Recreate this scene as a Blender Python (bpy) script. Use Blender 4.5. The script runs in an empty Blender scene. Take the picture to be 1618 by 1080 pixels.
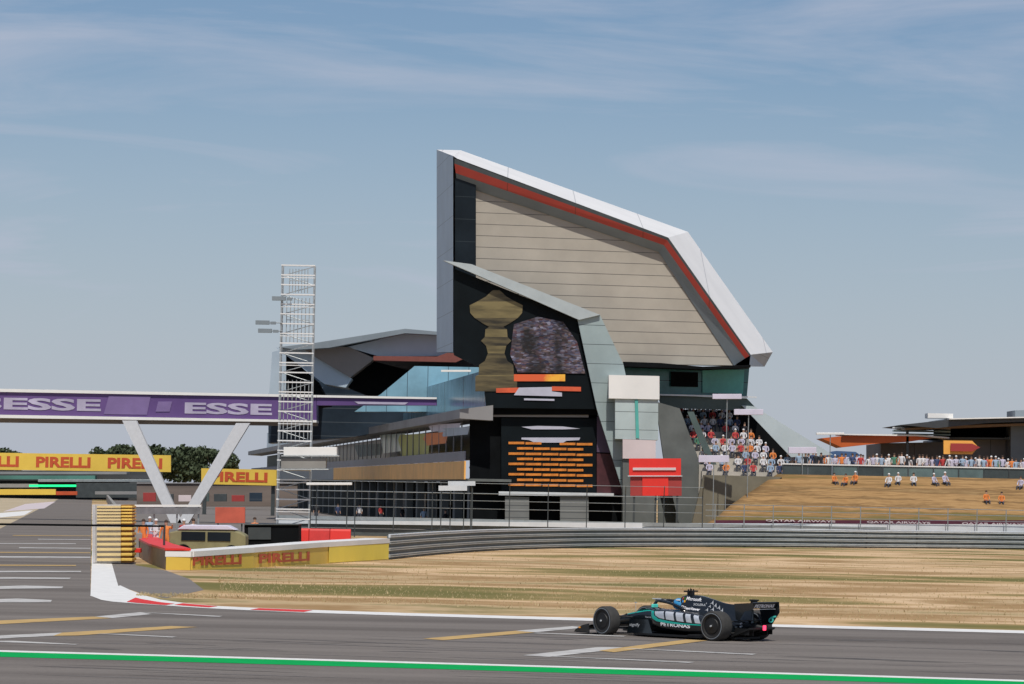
import bpy, bmesh, math, random
import numpy as np
from mathutils import Vector, Matrix, Euler
from mathutils.bvhtree import BVHTree
random.seed(7)
S = bpy.context.scene
R = math.radians
# ------------------------------------------------------------------ camera
F_PX, CX, CY, HC = 5500.0, 809.0, 540.0, 3.56
PITCH, ROLL = R(2.405), R(1.1)
Fv = Vector((0, math.cos(PITCH), math.sin(PITCH)))
R0 = Vector((1, 0, 0)); U0 = Vector((0, -math.sin(PITCH), math.cos(PITCH)))
Rv = R0*math.cos(ROLL) + U0*math.sin(ROLL)
Uv = -R0*math.sin(ROLL) + U0*math.cos(ROLL)
cd = bpy.data.cameras.new('camera'); cam = bpy.data.objects.new('camera', cd)
S.collection.objects.link(cam); S.camera = cam
cd.sensor_width = 36.0; cd.lens = 36.0*F_PX/1618.0
cd.clip_start = 0.5; cd.clip_end = 6000
m3 = Matrix((Rv, Uv, -Fv)).transposed()
cam.matrix_world = Matrix.Translation((0, 0, HC)) @ m3.to_4x4()
def ray(px, py): return Fv + Rv*((px-CX)/F_PX) - Uv*((py-CY)/F_PX)
def P(px, py, Y):
    r = ray(px, py); return Vector((0, 0, HC)) + r*(Y/r.y)
def G(px, py, z=0.0):
    r = ray(px, py); return Vector((0, 0, HC)) + r*((z-HC)/r.z)
# ------------------------------------------------------------------ sky, sun, exposure
SUN_EL, SUN_AZ = R(57), R(176)      # azimuth clockwise from +Y (north)
sd = Vector((math.sin(SUN_AZ)*math.cos(SUN_EL), math.cos(SUN_AZ)*math.cos(SUN_EL), math.sin(SUN_EL)))
W = bpy.data.worlds.new('World'); S.world = W; W.use_nodes = True
nt = W.node_tree; nt.nodes.clear()
def N(t, ty, **k):
    n = t.nodes.new(ty)
    for a, b in k.items():
        if a.startswith('i_'):
            kk = a[2:]; n.inputs[int(kk) if kk.isdigit() else kk.replace('_', ' ')].default_value = b
        else: setattr(n, a, b)
    return n
sky = N(nt, 'ShaderNodeTexSky', sky_type='NISHITA', sun_disc=False)
sky.sun_elevation = SUN_EL; sky.sun_rotation = SUN_AZ
sky.air_density = 1.0; sky.dust_density = 0.6; sky.ozone_density = 2.5; sky.altitude = 150
tc = N(nt, 'ShaderNodeTexCoord')
mp = N(nt, 'ShaderNodeMapping'); mp.inputs['Scale'].default_value = (3.2, 3.2, 24); mp.inputs['Rotation'].default_value = (0, R(6), 0)
nz = N(nt, 'ShaderNodeTexNoise', i_Scale=1.7, i_Detail=9.0, i_Roughness=0.58, i_Distortion=0.9)
cr = N(nt, 'ShaderNodeMapRange', i_From_Min=0.40, i_From_Max=0.70)
sx = N(nt, 'ShaderNodeSeparateXYZ')
hz = N(nt, 'ShaderNodeMapRange', i_From_Min=0.0, i_From_Max=0.12, i_To_Min=0.80, i_To_Max=0.0)
mul = N(nt, 'ShaderNodeMath', operation='MAXIMUM')
tint = N(nt, 'ShaderNodeMixRGB', blend_type='MULTIPLY', i_Fac=1.0); tint.inputs['Color2'].default_value = (0.74, 0.79, 0.88, 1)
mx = N(nt, 'ShaderNodeMixRGB'); mx.inputs['Color2'].default_value = (5.4, 5.85, 7.1, 1)
sc = N(nt, 'ShaderNodeMath', operation='MULTIPLY'); sc.inputs[1].default_value = 0.8
bg = N(nt, 'ShaderNodeBackground', i_Strength=0.086)
wo = N(nt, 'ShaderNodeOutputWorld')
L = nt.links.new
L(tc.outputs['Generated'], mp.inputs[0]); L(mp.outputs[0], nz.inputs['Vector']); L(nz.outputs['Fac'], cr.inputs['Value'])
L(tc.outputs['Generated'], sx.inputs[0]); L(sx.outputs['Z'], hz.inputs['Value'])
L(cr.outputs[0], sc.inputs[0]); L(sc.outputs[0], mul.inputs[0]); L(hz.outputs[0], mul.inputs[1])
L(sky.outputs[0], tint.inputs['Color1']); L(tint.outputs[0], mx.inputs['Color1']); L(mul.outputs[0], mx.inputs['Fac'])
L(mx.outputs[0], bg.inputs['Color']); L(bg.outputs[0], wo.inputs['Surface'])
sl = bpy.data.lights.new('sun', 'SUN'); sl.energy = 3.6; sl.angle = R(0.6); sl.color = (1, 0.95, 0.87)
so = bpy.data.objects.new('sun', sl); S.collection.objects.link(so)
so.rotation_euler = (-sd).to_track_quat('-Z', 'Y').to_euler(); so.location = (0, 0, 60)
S.view_settings.view_transform = 'Standard'; S.view_settings.look = 'None'
S.view_settings.exposure = 0.0; S.view_settings.gamma = 1.0
# ------------------------------------------------------------------ materials
def mat(name, rgb, rough=0.6, metal=0.0, var=0.12, scale=3.0, stretch=(1, 1, 1), emit=0.0, alpha=1.0, coat=0.0, lines=None, bump=0.0, rgb2=None, mix=None, detail=5.0, spec=None):
    m = bpy.data.materials.new(name); m.use_nodes = True
    t = m.node_tree; b = t.nodes['Principled BSDF']; l = t.links.new
    if spec is not None: b.inputs['Specular IOR Level'].default_value = spec
    b.inputs['Roughness'].default_value = rough; b.inputs['Metallic'].default_value = metal
    if coat: b.inputs['Coat Weight'].default_value = coat; b.inputs['Coat Roughness'].default_value = 0.08
    tcn = N(t, 'ShaderNodeTexCoord'); mpn = N(t, 'ShaderNodeMapping'); mpn.inputs['Scale'].default_value = stretch
    nn = N(t, 'ShaderNodeTexNoise', i_Scale=scale, i_Detail=detail, i_Roughness=0.6)
    l(tcn.outputs['Object'], mpn.inputs[0]); l(mpn.outputs[0], nn.inputs['Vector'])
    rp = N(t, 'ShaderNodeValToRGB')
    c1 = [max(0, c*(1-var)) for c in rgb]; c2 = [min(1, c*(1+var)) for c in rgb]
    if rgb2: c1 = rgb; c2 = rgb2
    lo, hi = mix if mix else (0.3, 0.7)
    rp.color_ramp.elements[0].position = lo; rp.color_ramp.elements[1].position = hi
    rp.color_ramp.elements[0].color = (*c1, 1); rp.color_ramp.elements[1].color = (*c2, 1)
    l(nn.outputs['Fac'], rp.inputs['Fac'])
    out = rp.outputs['Color']
    if lines:   # (axis, period, width, colour): joints of a cladding
        ax, per, wd, col = lines
        sp = N(t, 'ShaderNodeSeparateXYZ'); l(tcn.outputs['Object'], sp.inputs[0])
        a = N(t, 'ShaderNodeMath', operation='DIVIDE'); a.inputs[1].default_value = per; l(sp.outputs[ax], a.inputs[0])
        fr = N(t, 'ShaderNodeMath', operation='FRACT'); l(a.outputs[0], fr.inputs[0])
        lt = N(t, 'ShaderNodeMath', operation='LESS_THAN'); lt.inputs[1].default_value = wd; l(fr.outputs[0], lt.inputs[0])
        mm = N(t, 'ShaderNodeMixRGB'); mm.inputs['Color2'].default_value = (*col, 1); l(lt.outputs[0], mm.inputs['Fac']); l(out, mm.inputs['Color1'])
        out = mm.outputs['Color']
    l(out, b.inputs['Base Color'])
    if bump:
        bn = N(t, 'ShaderNodeBump', i_Strength=bump, i_Distance=0.05); l(nn.outputs['Fac'], bn.inputs['Height']); l(bn.outputs[0], b.inputs['Normal'])
    if emit:
        l(out, b.inputs['Emission Color']); b.inputs['Emission Strength'].default_value = emit
    if alpha < 1: b.inputs['Alpha'].default_value = alpha
    return m
M = {}
def ground_mat(name, cols, s1, s2, st1, st2, bump=0.3, rough=0.95, fw=0.45, det1=6.0):
    """patches of several colours: a large stretched noise picks along the ramp, a fine one breaks it up"""
    m = bpy.data.materials.new(name); m.use_nodes = True
    t = m.node_tree; b = t.nodes['Principled BSDF']; l = t.links.new
    b.inputs['Roughness'].default_value = rough; b.inputs['Specular IOR Level'].default_value = 0.2
    tcn = N(t, 'ShaderNodeTexCoord')
    def noise(sc_, st, det=6.0, w=0.0):
        mpn = N(t, 'ShaderNodeMapping'); mpn.inputs['Scale'].default_value = st; mpn.inputs['Location'].default_value = (w, w*2, 0)
        nn = N(t, 'ShaderNodeTexNoise', i_Scale=sc_, i_Detail=det, i_Roughness=0.6)
        l(tcn.outputs['Object'], mpn.inputs[0]); l(mpn.outputs[0], nn.inputs['Vector']); return nn
    a = noise(s1, st1, det1); f = noise(s2, st2, 8.0, 3.1)
    ad = N(t, 'ShaderNodeMath', operation='MULTIPLY_ADD'); ad.inputs[1].default_value = fw
    l(f.outputs['Fac'], ad.inputs[0])
    sb = N(t, 'ShaderNodeMath', operation='SUBTRACT'); sb.inputs[1].default_value = fw/2
    l(a.outputs['Fac'], sb.inputs[0]); l(sb.outputs[0], ad.inputs[2])
    rp = N(t, 'ShaderNodeValToRGB'); e = rp.color_ramp.elements
    e[0].position = cols[0][0]; e[0].color = (*cols[0][1], 1); e[1].position = cols[-1][0]; e[1].color = (*cols[-1][1], 1)
    for p, c in cols[1:-1]:
        k = e.new(p); k.color = (*c, 1)
    l(ad.outputs[0], rp.inputs['Fac']); l(rp.outputs['Color'], b.inputs['Base Color'])
    bn = N(t, 'ShaderNodeBump', i_Strength=bump, i_Distance=0.1); l(f.outputs['Fac'], bn.inputs['Height']); l(bn.outputs[0], b.inputs['Normal'])
    return m
M['asphalt'] = ground_mat('asphalt', [(0.34, (0.122, 0.106, 0.094)), (0.5, (0.165, 0.146, 0.131)), (0.66, (0.205, 0.182, 0.163))], 0.10, 16.0, (0.22, 3.0, 1), (0.6, 1, 1), 0.35, 0.85)
M['asphalt_pit'] = ground_mat('asphalt_pit', [(0.3, (0.16, 0.145, 0.135)), (0.7, (0.21, 0.19, 0.175))], 0.1, 10.0, (0.3, 2, 1), (1, 1, 1), 0.15, 0.85)
M['grass'] = ground_mat('dry_grass', [(0.36, (0.15, 0.135, 0.04)), (0.42, (0.24, 0.185, 0.07)), (0.455, (0.48, 0.32, 0.165)), (0.495, (0.62, 0.445, 0.27)), (0.53, (0.38, 0.245, 0.12)), (0.565, (0.30, 0.185, 0.08)), (0.60, (0.50, 0.36, 0.205)), (0.65, (0.17, 0.15, 0.05))], 0.050, 1.8, (0.75, 1.25, 1), (0.7, 1.1, 1), 0.5, fw=0.10, det1=2.5)
M['bank'] = ground_mat('bank_grass', [(0.36, (0.15, 0.12, 0.04)), (0.44, (0.26, 0.15, 0.06)), (0.51, (0.39, 0.235, 0.10)), (0.57, (0.19, 0.11, 0.045)), (0.64, (0.31, 0.20, 0.09))], 0.20, 2.4, (0.16, 1.6, 3.5), (0.25, 1, 2), 0.6, fw=.25)
M['gravel'] = ground_mat('gravel', [(0.3, (0.36, 0.29, 0.19)), (0.7, (0.5, 0.42, 0.30))], 0.05, 2.0, (0.5, 1.5, 1), (1, 1, 1), 0.5)
def simple(k, *a, **kw): M[k] = mat(k, *a, **kw); return M[k]
simple('white_paint', (0.74, 0.73, 0.70), 0.6, var=0.10, scale=2.0)
simple('worn_white', (0.50, 0.49, 0.47), 0.8, rgb2=(0.26, 0.24, 0.225), scale=1.2, mix=(0.45, 0.75))
simple('worn_yellow', (0.50, 0.33, 0.12), 0.8, rgb2=(0.33, 0.22, 0.10), scale=1.2, mix=(0.45, 0.8))
simple('red_paint', (0.62, 0.045, 0.045), 0.7, var=0.12, scale=2.0, spec=0.1)
simple('green_paint', (0.0, 0.33, 0.075), 0.9, var=0.10, scale=1.0, spec=0.1)
simple('rubber_mark', (0.05, 0.047, 0.045), 0.9, var=0.2, scale=2)
simple('shell_white', (0.78, 0.77, 0.74), 0.45, var=0.05, scale=0.4)
simple('shell_panels', (0.78, 0.77, 0.75), 0.45, var=0.05, scale=0.25, lines=('X', 5.2, 0.014, (0.48, 0.48, 0.48)))
simple('shell_side', (0.36, 0.45, 0.54), 0.5, var=0.08, scale=0.3, lines=('Z', 2.4, 0.02, (0.2, 0.25, 0.3)))
simple('shell_red', (0.36, 0.045, 0.033), 0.5, var=0.10, scale=0.5, lines=('X', 5.2, 0.012, (0.16, 0.03, 0.02)))
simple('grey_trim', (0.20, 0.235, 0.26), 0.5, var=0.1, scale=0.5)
simple('light_trim', (0.42, 0.47, 0.48), 0.45, var=0.1, scale=0.6)
simple('beige_cladding', (0.385, 0.35, 0.295), 0.6, var=0.10, scale=0.35, lines=('Z', 0.87, 0.055, (0.10, 0.095, 0.085)))
simple('dark_glass', (0.010, 0.015, 0.020), 0.3, spec=0.2, var=0.3, scale=0.5, lines=('Z', 1.7, 0.02, (0.04, 0.05, 0.055)))
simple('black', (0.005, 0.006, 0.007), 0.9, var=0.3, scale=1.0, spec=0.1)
simple('screen_black', (0.004, 0.007, 0.009), 0.6, var=0.4, scale=0.3, spec=0.12)
simple('fin_glass', (0.30, 0.37, 0.375), 0.3, var=0.12, scale=0.4, lines=('Z', 1.45, 0.03, (0.06, 0.075, 0.08)))
simple('teal_glass', (0.055, 0.20, 0.205), 0.15, var=0.35, scale=0.5, lines=('Z', 1.1, 0.05, (0.01, 0.02, 0.025)))
simple('teal_light', (0.10, 0.42, 0.37), 0.2, var=0.25, scale=0.4)
simple('blue_glass', (0.20, 0.37, 0.46), 0.2, var=0.25, scale=0.3, lines=('X', 1.9, 0.035, (0.07, 0.12, 0.15)))
simple('navy_glass', (0.022, 0.034, 0.05), 0.3, spec=0.25, var=0.4, scale=0.2, lines=('Z', 1.4, 0.05, (0.07, 0.085, 0.10)))
simple('taupe', (0.215, 0.19, 0.175), 0.6, var=0.12, scale=0.3)
simple('roof_grey', (0.24, 0.235, 0.235), 0.55, var=0.15, scale=0.2)
simple('pale_blue', (0.40, 0.48, 0.55), 0.5, var=0.1, scale=0.3)
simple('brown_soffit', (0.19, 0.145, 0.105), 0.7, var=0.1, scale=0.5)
simple('purple', (0.085, 0.042, 0.165), 0.5, rgb2=(0.14, 0.075, 0.235), scale=0.12)
simple('lilac', (0.60, 0.57, 0.68), 0.5, var=0.08, scale=0.7)
simple('letter_lilac', (0.42, 0.38, 0.50), 0.6, var=0.2, scale=0.5)
simple('lilac_dim', (0.19, 0.13, 0.29), 0.5, var=0.1, scale=0.7)
simple('banner_yellow', (0.66, 0.44, 0.06), 0.5, rgb2=(0.76, 0.53, 0.08), scale=0.3)
simple('banner_bright', (0.88, 0.70, 0.08), 0.5, var=0.06, scale=0.3)
simple('banner_red', (0.50, 0.075, 0.02), 0.5, var=0.12, scale=0.8)
simple('banner_orange', (0.88, 0.43, 0.085), 0.5, var=0.14, scale=0.4)
simple('steel', (0.36, 0.39, 0.39), 0.42, metal=0.55, var=0.15, scale=1.5)
simple('steel_light', (0.66, 0.69, 0.71), 0.4, metal=0.2, var=0.08, scale=1.0)
simple('steel_dark', (0.06, 0.07, 0.072), 0.5, metal=0.3, var=0.2, scale=1.0)
simple('maroon', (0.095, 0.018, 0.035), 0.5, var=0.2, scale=0.5)
simple('concrete', (0.26, 0.25, 0.23), 0.9, var=0.15, scale=0.6)
simple('concrete_dark', (0.115, 0.125, 0.12), 0.85, var=0.2, scale=0.5)
simple('concrete_olive', (0.16, 0.145, 0.105), 0.9, var=0.2, scale=0.5)
simple('orange_steps', (0.50, 0.10, 0.015), 0.55, var=0.12, scale=0.5)
simple('orange', (0.75, 0.20, 0.035), 0.6, var=0.1, scale=1)
simple('signal_red', (0.72, 0.03, 0.02), 0.5, var=0.08, scale=0.6)
simple('dark_red', (0.33, 0.04, 0.035), 0.5, var=0.1, scale=0.6)
simple('pinkish', (0.62, 0.53, 0.53), 0.5, var=0.08, scale=0.4)
simple('pale_green_glass', (0.30, 0.40, 0.37), 0.3, var=0.3, scale=0.25)
simple('green_grey', (0.075, 0.11, 0.105), 0.6, var=0.35, scale=0.25)
simple('olive', (0.22, 0.20, 0.10), 0.7, var=0.2, scale=1.2)
simple('gold', (0.02, 0.017, 0.010), 0.5, rgb2=(0.12, 0.095, 0.045), scale=1.0, stretch=(0.25, 1, 2.2), emit=0.05, mix=(.35, .62))
simple('led_orange', (0.52, 0.17, 0.022), 0.5, var=0.3, scale=2, emit=0.15)
simple('led_white', (0.42, 0.42, 0.50), 0.5, var=0.1, scale=1, emit=0.1)
simple('led_yellow', (0.75, 0.38, 0.04), 0.5, rgb2=(0.6, 0.10, 0.03), scale=0.3, emit=0.15, mix=(.45,.55))
simple('led_red', (0.5, 0.08, 0.03), 0.5, var=0.2, scale=1, emit=0.2)
simple('green_lamp', (0.01, 0.9, 0.25), 0.5, var=0.02, emit=1.0)
simple('bark', (0.10, 0.075, 0.05), 0.9, var=0.3, scale=2)
simple('leaf', (0.045, 0.065, 0.035), 0.8, rgb2=(0.085, 0.105, 0.06), scale=0.4, spec=0.1)
simple('grass_blade', (0.40, 0.31, 0.15), 0.9, rgb2=(0.56, 0.45, 0.27), scale=0.12, stretch=(0.4, 1.5, 1))
# picture of a crowd on the screen: small blocks of colour
def mosaic():
    m = bpy.data.materials.new('screen_picture'); m.use_nodes = True
    t = m.node_tree; b = t.nodes['Principled BSDF']; l = t.links.new
    tcn = N(t, 'ShaderNodeTexCoord'); mpn = N(t, 'ShaderNodeMapping'); mpn.inputs['Scale'].default_value = (1.5, 0.02, 4.2)
    v = N(t, 'ShaderNodeTexVoronoi', i_Scale=2.4); v.inputs['Randomness'].default_value = 1.0
    l(tcn.outputs['Object'], mpn.inputs[0]); l(mpn.outputs[0], v.inputs['Vector'])
    sp = N(t, 'ShaderNodeSeparateColor'); l(v.outputs['Color'], sp.inputs[0])
    rp = N(t, 'ShaderNodeValToRGB'); rp.color_ramp.interpolation = 'LINEAR'; e = rp.color_ramp.elements
    cs = [(0, (0.01, 0.008, 0.012)), (0.2, (0.07, 0.045, 0.045)), (0.38, (0.02, 0.025, 0.07)), (0.52, (0.16, 0.11, 0.10)), (0.66, (0.08, 0.10, 0.17)), (0.8, (0.07, 0.015, 0.015)), (1.0, (0.22, 0.23, 0.31))]
    e[0].position = 0; e[0].color = (*cs[0][1], 1); e[1].position = 1; e[1].color = (*cs[-1][1], 1)
    for p, c in cs[1:-1]: k = e.new(p); k.color = (*c, 1)
    l(sp.outputs[0], rp.inputs['Fac']); n2 = N(t, 'ShaderNodeTexNoise', i_Scale=0.55, i_Detail=3.0); l(tcn.outputs['Object'], n2.inputs['Vector'])
    r2 = N(t, 'ShaderNodeMapRange', i_From_Min=0.42, i_From_Max=0.60, i_To_Min=0.12, i_To_Max=1.0); l(n2.outputs['Fac'], r2.inputs['Value'])
    mm = N(t, 'ShaderNodeMixRGB', blend_type='MULTIPLY', i_Fac=1.0); l(rp.outputs['Color'], mm.inputs['Color1']); l(r2.outputs[0], mm.inputs['Color2'])
    l(mm.outputs[0], b.inputs['Base Color']); l(mm.outputs[0], b.inputs['Emission Color'])
    b.inputs['Emission Strength'].default_value = 0.12; b.inputs['Roughness'].default_value = 0.6
    return m
M['mosaic'] = mosaic()
# ------------------------------------------------------------------ object helpers
COL = S.collection
def tag(o, label=None, cat=None, group=None, kind=None):
    if label: o['label'] = label
    if cat: o['category'] = cat
    if group: o['group'] = group
    if kind: o['kind'] = kind
    return o
def thing(name, loc, label, cat, group=None, rz=0.0):
    o = bpy.data.objects.new(name, None); COL.objects.link(o); o.location = loc; o.rotation_euler = (0, 0, rz)
    o.empty_display_size = 0.3
    return tag(o, label, cat, group)
def world_off(p):
    v = Vector((0, 0, 0))
    while p is not None: v += p.location; p = p.parent
    return v
class MB:
    def __init__(s): s.v = []; s.f = []; s.mi = []; s.cur = 0
    def mat(s, i): s.cur = i; return s
    def add(s, vs, fs):
        n = len(s.v); s.v += [tuple(v) for v in vs]; s.f += [tuple(i+n for i in f) for f in fs]; s.mi += [s.cur]*len(fs); return s
    def box(s, c, d, rz=0.0, M4=None):
        hx, hy, hz_ = d[0]/2, d[1]/2, d[2]/2; vs = []
        for z in (-hz_, hz_):
            for x, y in ((-hx, -hy), (hx, -hy), (hx, hy), (-hx, hy)):
                v = Vector((x, y, z))
                if M4 is not None: v = M4 @ v
                elif rz: v = Matrix.Rotation(rz, 3, 'Z') @ v
                vs.append(v + Vector(c))
        return s.add(vs, [(3, 2, 1, 0), (4, 5, 6, 7), (0, 1, 5, 4), (1, 2, 6, 5), (2, 3, 7, 6), (3, 0, 4, 7)])
    def hexa(s, a, b):   # two matching rings
        n = len(a); fs = [tuple(range(n-1, -1, -1)), tuple(range(n, 2*n))]
        for i in range(n): j = (i+1) % n; fs.append((i, j, n+j, n+i))
        return s.add(list(a)+list(b), fs)
    def prism(s, pts, vec):
        vec = Vector(vec); return s.hexa(pts, [Vector(p)+vec for p in pts])
    def tube(s, a, b, r, n=6, r2=None):
        a = Vector(a); b = Vector(b); d = (b-a); 
        if d.length < 1e-6: return s
        q = d.to_track_quat('Z', 'Y').to_matrix(); r2 = r if r2 is None else r2
        ra = [a + q @ Vector((math.cos(2*math.pi*i/n)*r, math.sin(2*math.pi*i/n)*r, 0)) for i in range(n)]
        rb = [b + q @ Vector((math.cos(2*math.pi*i/n)*r2, math.sin(2*math.pi*i/n)*r2, 0)) for i in range(n)]
        return s.hexa(ra, rb)
    def path(s, pts, r, n=6):
        for a, b in zip(pts[:-1], pts[1:]): s.tube(a, b, r, n)
        return s
    def pipe(s, pts, r, n=10, squash=1.0):
        rings = []
        for i, p in enumerate(pts):
            d = (pts[min(i+1, len(pts)-1)]-pts[max(i-1, 0)]).normalized(); a = d.cross(Vector((0, 0, 1)))
            a = a.normalized() if a.length > 1e-3 else Vector((1, 0, 0)); b = a.cross(d)
            rings.append([p+a*math.cos(2*math.pi*k/n)*r*squash+b*math.sin(2*math.pi*k/n)*r for k in range(n)])
        return s.loft(rings)
    def loft(s, rings, cap=True):
        n = len(rings[0]); vs = [v for r_ in rings for v in r_]; fs = []
        for k in range(len(rings)-1):
            for i in range(n):
                j = (i+1) % n; fs.append((k*n+i, k*n+j, (k+1)*n+j, (k+1)*n+i))
        if cap: fs.append(tuple(range(n-1, -1, -1))); fs.append(tuple((len(rings)-1)*n+i for i in range(n)))
        return s.add(vs, fs)
    def sweep(s, path, prof, up=Vector((0, 0, 1))):   # open profile list (u sideways, z) along a ground path, closed loop section
        rings = []
        for i, p in enumerate(path):
            a = path[max(i-1, 0)]; b = path[min(i+1, len(path)-1)]
            d = (Vector(b)-Vector(a)); d.z = 0; d.normalize(); sd_ = Vector((d.y, -d.x, 0))
            rings.append([Vector(p)+sd_*u+up*z for u, z in prof])
        return s.loft(rings)
    def build(s, name, mats, parent=None, smooth=False, local=False, bevel=0.0):
        if not isinstance(mats, (list, tuple)): mats = [mats]
        vs = np.array([tuple(v) for v in s.v], dtype=float)
        loc = Vector((0, 0, 0))
        if parent is not None:
            if not local: vs = vs - np.array(world_off(parent))
        elif not local:
            mn = vs.min(0); mxx = vs.max(0); loc = Vector(((mn[0]+mxx[0])/2, (mn[1]+mxx[1])/2, mn[2])); vs = vs - np.array(loc)
        me = bpy.data.meshes.new(name); me.from_pydata(vs.tolist(), [], s.f)
        for m in mats: me.materials.append(m)
        me.polygons.foreach_set('material_index', s.mi)
        bm = bmesh.new(); bm.from_mesh(me); bmesh.ops.recalc_face_normals(bm, faces=bm.faces); bm.to_mesh(me); bm.free()
        if smooth: me.polygons.foreach_set('use_smooth', [True]*len(me.polygons))
        me.update()
        o = bpy.data.objects.new(name, me); COL.objects.link(o); o.location = loc
        if parent is not None: o.parent = parent; o.location = (0, 0, 0)
        if bevel:
            b = o.modifiers.new('bevel', 'BEVEL'); b.width = bevel; b.segments = 2; b.limit_method = 'ANGLE'
        return o
def structure(mb, name, m, label=None):
    o = mb.build(name, m); o['kind'] = 'structure'
    return o
def copy_tree(o, parent=None):
    c = o.copy(); COL.objects.link(c); c.parent = parent
    for ch in o.children: copy_tree(ch, c)
    return c
def text_polys(txt, size=1.0, bold=0.0, sx=1.0, shear=0.0, extrude=0.0, res=3):
    cu = bpy.data.curves.new('t', 'FONT'); cu.body = txt; cu.size = size; cu.offset = bold; cu.shear = shear; cu.extrude = extrude
    cu.align_x = 'CENTER'; cu.align_y = 'CENTER'; cu.resolution_u = res
    o = bpy.data.objects.new('t', cu); COL.objects.link(o)
    bpy.context.view_layer.update()
    dg = bpy.context.evaluated_depsgraph_get(); me = bpy.data.meshes.new_from_object(o.evaluated_get(dg))
    vs = [Vector((v.co.x*sx, v.co.y, v.co.z)) for v in me.vertices]; fs = [tuple(p.vertices) for p in me.polygons]
    bpy.data.objects.remove(o); bpy.data.curves.remove(cu); bpy.data.meshes.remove(me)
    return vs, fs
def text_fit(txt, w, h, **k):
    vs, fs = text_polys(txt, 1.0, **k)
    x0 = min(v.x for v in vs); x1 = max(v.x for v in vs); y0 = min(v.y for v in vs); y1 = max(v.y for v in vs)
    return [Vector(((v.x-(x0+x1)/2)/(x1-x0)*w, (v.y-(y0+y1)/2)/(y1-y0)*h, v.z)) for v in vs], fs
def put_text(txt, origin, ux, uy, w, h, name, m, parent, **k):
    """flat lettering on a plane: ux, uy unit vectors"""
    k.setdefault('extrude', 0.01); k.setdefault('bold', 0.02)
    vs, fs = text_fit(txt, w, h, **k); ux = Vector(ux).normalized(); uy = Vector(uy).normalized(); uz = ux.cross(uy)
    mb = MB(); mb.add([Vector(origin)+ux*v.x+uy*v.y+uz*(v.z+0.015) for v in vs], fs)
    return mb.build(name, m, parent)
# ================================================================== SETTING
def sheet(pts, z, name, m, sub=False):
    mb = MB(); mb.add([Vector((p[0], p[1], z)) for p in pts], [tuple(range(len(pts)))])
    me = mb.v
    o = MB(); o.v = mb.v; o.f = mb.f; o.mi = mb.mi
    return structure(o, name, m)
def GP(l): return [G(x, y) for x, y in l]
mbg = MB(); mbg.add([(-3000, -300, 0), (3000, -300, 0), (3000, 5000, 0), (-3000, 5000, 0)], [(0, 1, 2, 3)])
structure(mbg, 'grass_ground', M['grass'])
EDGE = [(640, 972.6), (554, 970), (470, 967), (395, 963.5), (330, 960.5), (277, 957), (225, 954), (178, 950), (156, 946), (144, 940), (143, 930)]
edge_r = [(2600, 1028), (1618, 1001), (1235, 991), (920, 980.5)]
asp = [(160, 5, 0)] + [tuple(G(*p)) for p in edge_r + EDGE] + [tuple(G(144, 860)), tuple(G(145, 797)), tuple(G(146, 787)), tuple(G(95, 787)), tuple(G(0, 835)), tuple(G(-200, 930)), tuple(G(-500, 1070)), (-60, 5, 0)]
asp[1] = (160, asp[1][1]-3, 0)
sheet(asp, 0.004, 'track', M['asphalt'])
def strip(up, lo, z, name, m):
    """band between two curves on the ground (given far edge, near edge)"""
    mb = MB(); n = len(up); vs = [G(*p) for p in up] + [G(*p) for p in lo]
    for v in vs: v.z = z
    mb.add(vs, [(i, i+1, n+i+1, n+i) for i in range(n-1)])
    return structure(mb, name, m)
# white edge line and kerb
UP = [(190, 925), (205, 932), (225, 940), (253, 947.5), (295, 953.5), (340, 957.5), (400, 960.5), (467, 963), (640, 968.7), (920, 976.5), (1235, 987), (1618, 996.5), (2000, 1007.3), (2600, 1024.3)]
LO = [(142, 941), (160, 948), (178, 950.8), (225, 954.5), (277, 958), (330, 961.3), (395, 964.5), (470, 967.8), (640, 973), (920, 980.8), (1235, 991), (1618, 1001), (2000, 1011.8), (2600, 1029)]
strip(UP, LO, 0.012, 'track_edge_line', M['white_paint'])
for a, b, t0, t1 in ((200, 262, .5, .95), (275, 330, .15, .75), (395, 480, .15, .85)):
    def cur(C, x):
        for (x0, y0), (x1, y1) in zip(C[:-1], C[1:]):
            if x0 <= x <= x1: return y0+(y1-y0)*(x-x0)/(x1-x0)
    xs = [a+(b-a)*i/6 for i in range(7)]
    u_ = [(x+14, cur(UP, x+14)+(cur(LO, x+14)-cur(UP, x+14))*t0) for x in xs]; l_ = [(x, cur(UP, x)+(cur(LO, x)-cur(UP, x))*t1) for x in xs]
    strip(u_, l_, 0.018, 'kerb_red_block', M['red_paint'])
strip([(146, 797), (146, 860), (143, 942)], [(152, 797), (168, 860), (188, 930)], 0.010, 'pit_entry_line', M['white_paint'])
sheet(GP([(160, 880), (205, 880), (215, 893), (262, 901), (300, 915), (322, 932), (262, 945), (225, 938), (190, 926), (162, 926)]), 0.005, 'apron', M['asphalt_pit'])
# green run-off line with its white border
gx = list(range(-600, 3001, 200))
def gy(x): return 1027.6 + 0.0272*x + 0.0000012*x*x
strip([(x, gy(x)) for x in gx], [(x, gy(x)+2.6) for x in gx], 0.010, 'runoff_white_line', M['white_paint'])
strip([(x, gy(x)+2.6) for x in gx], [(x, gy(x)+10.4) for x in gx], 0.009, 'runoff_green_line', M['green_paint'])
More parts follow.
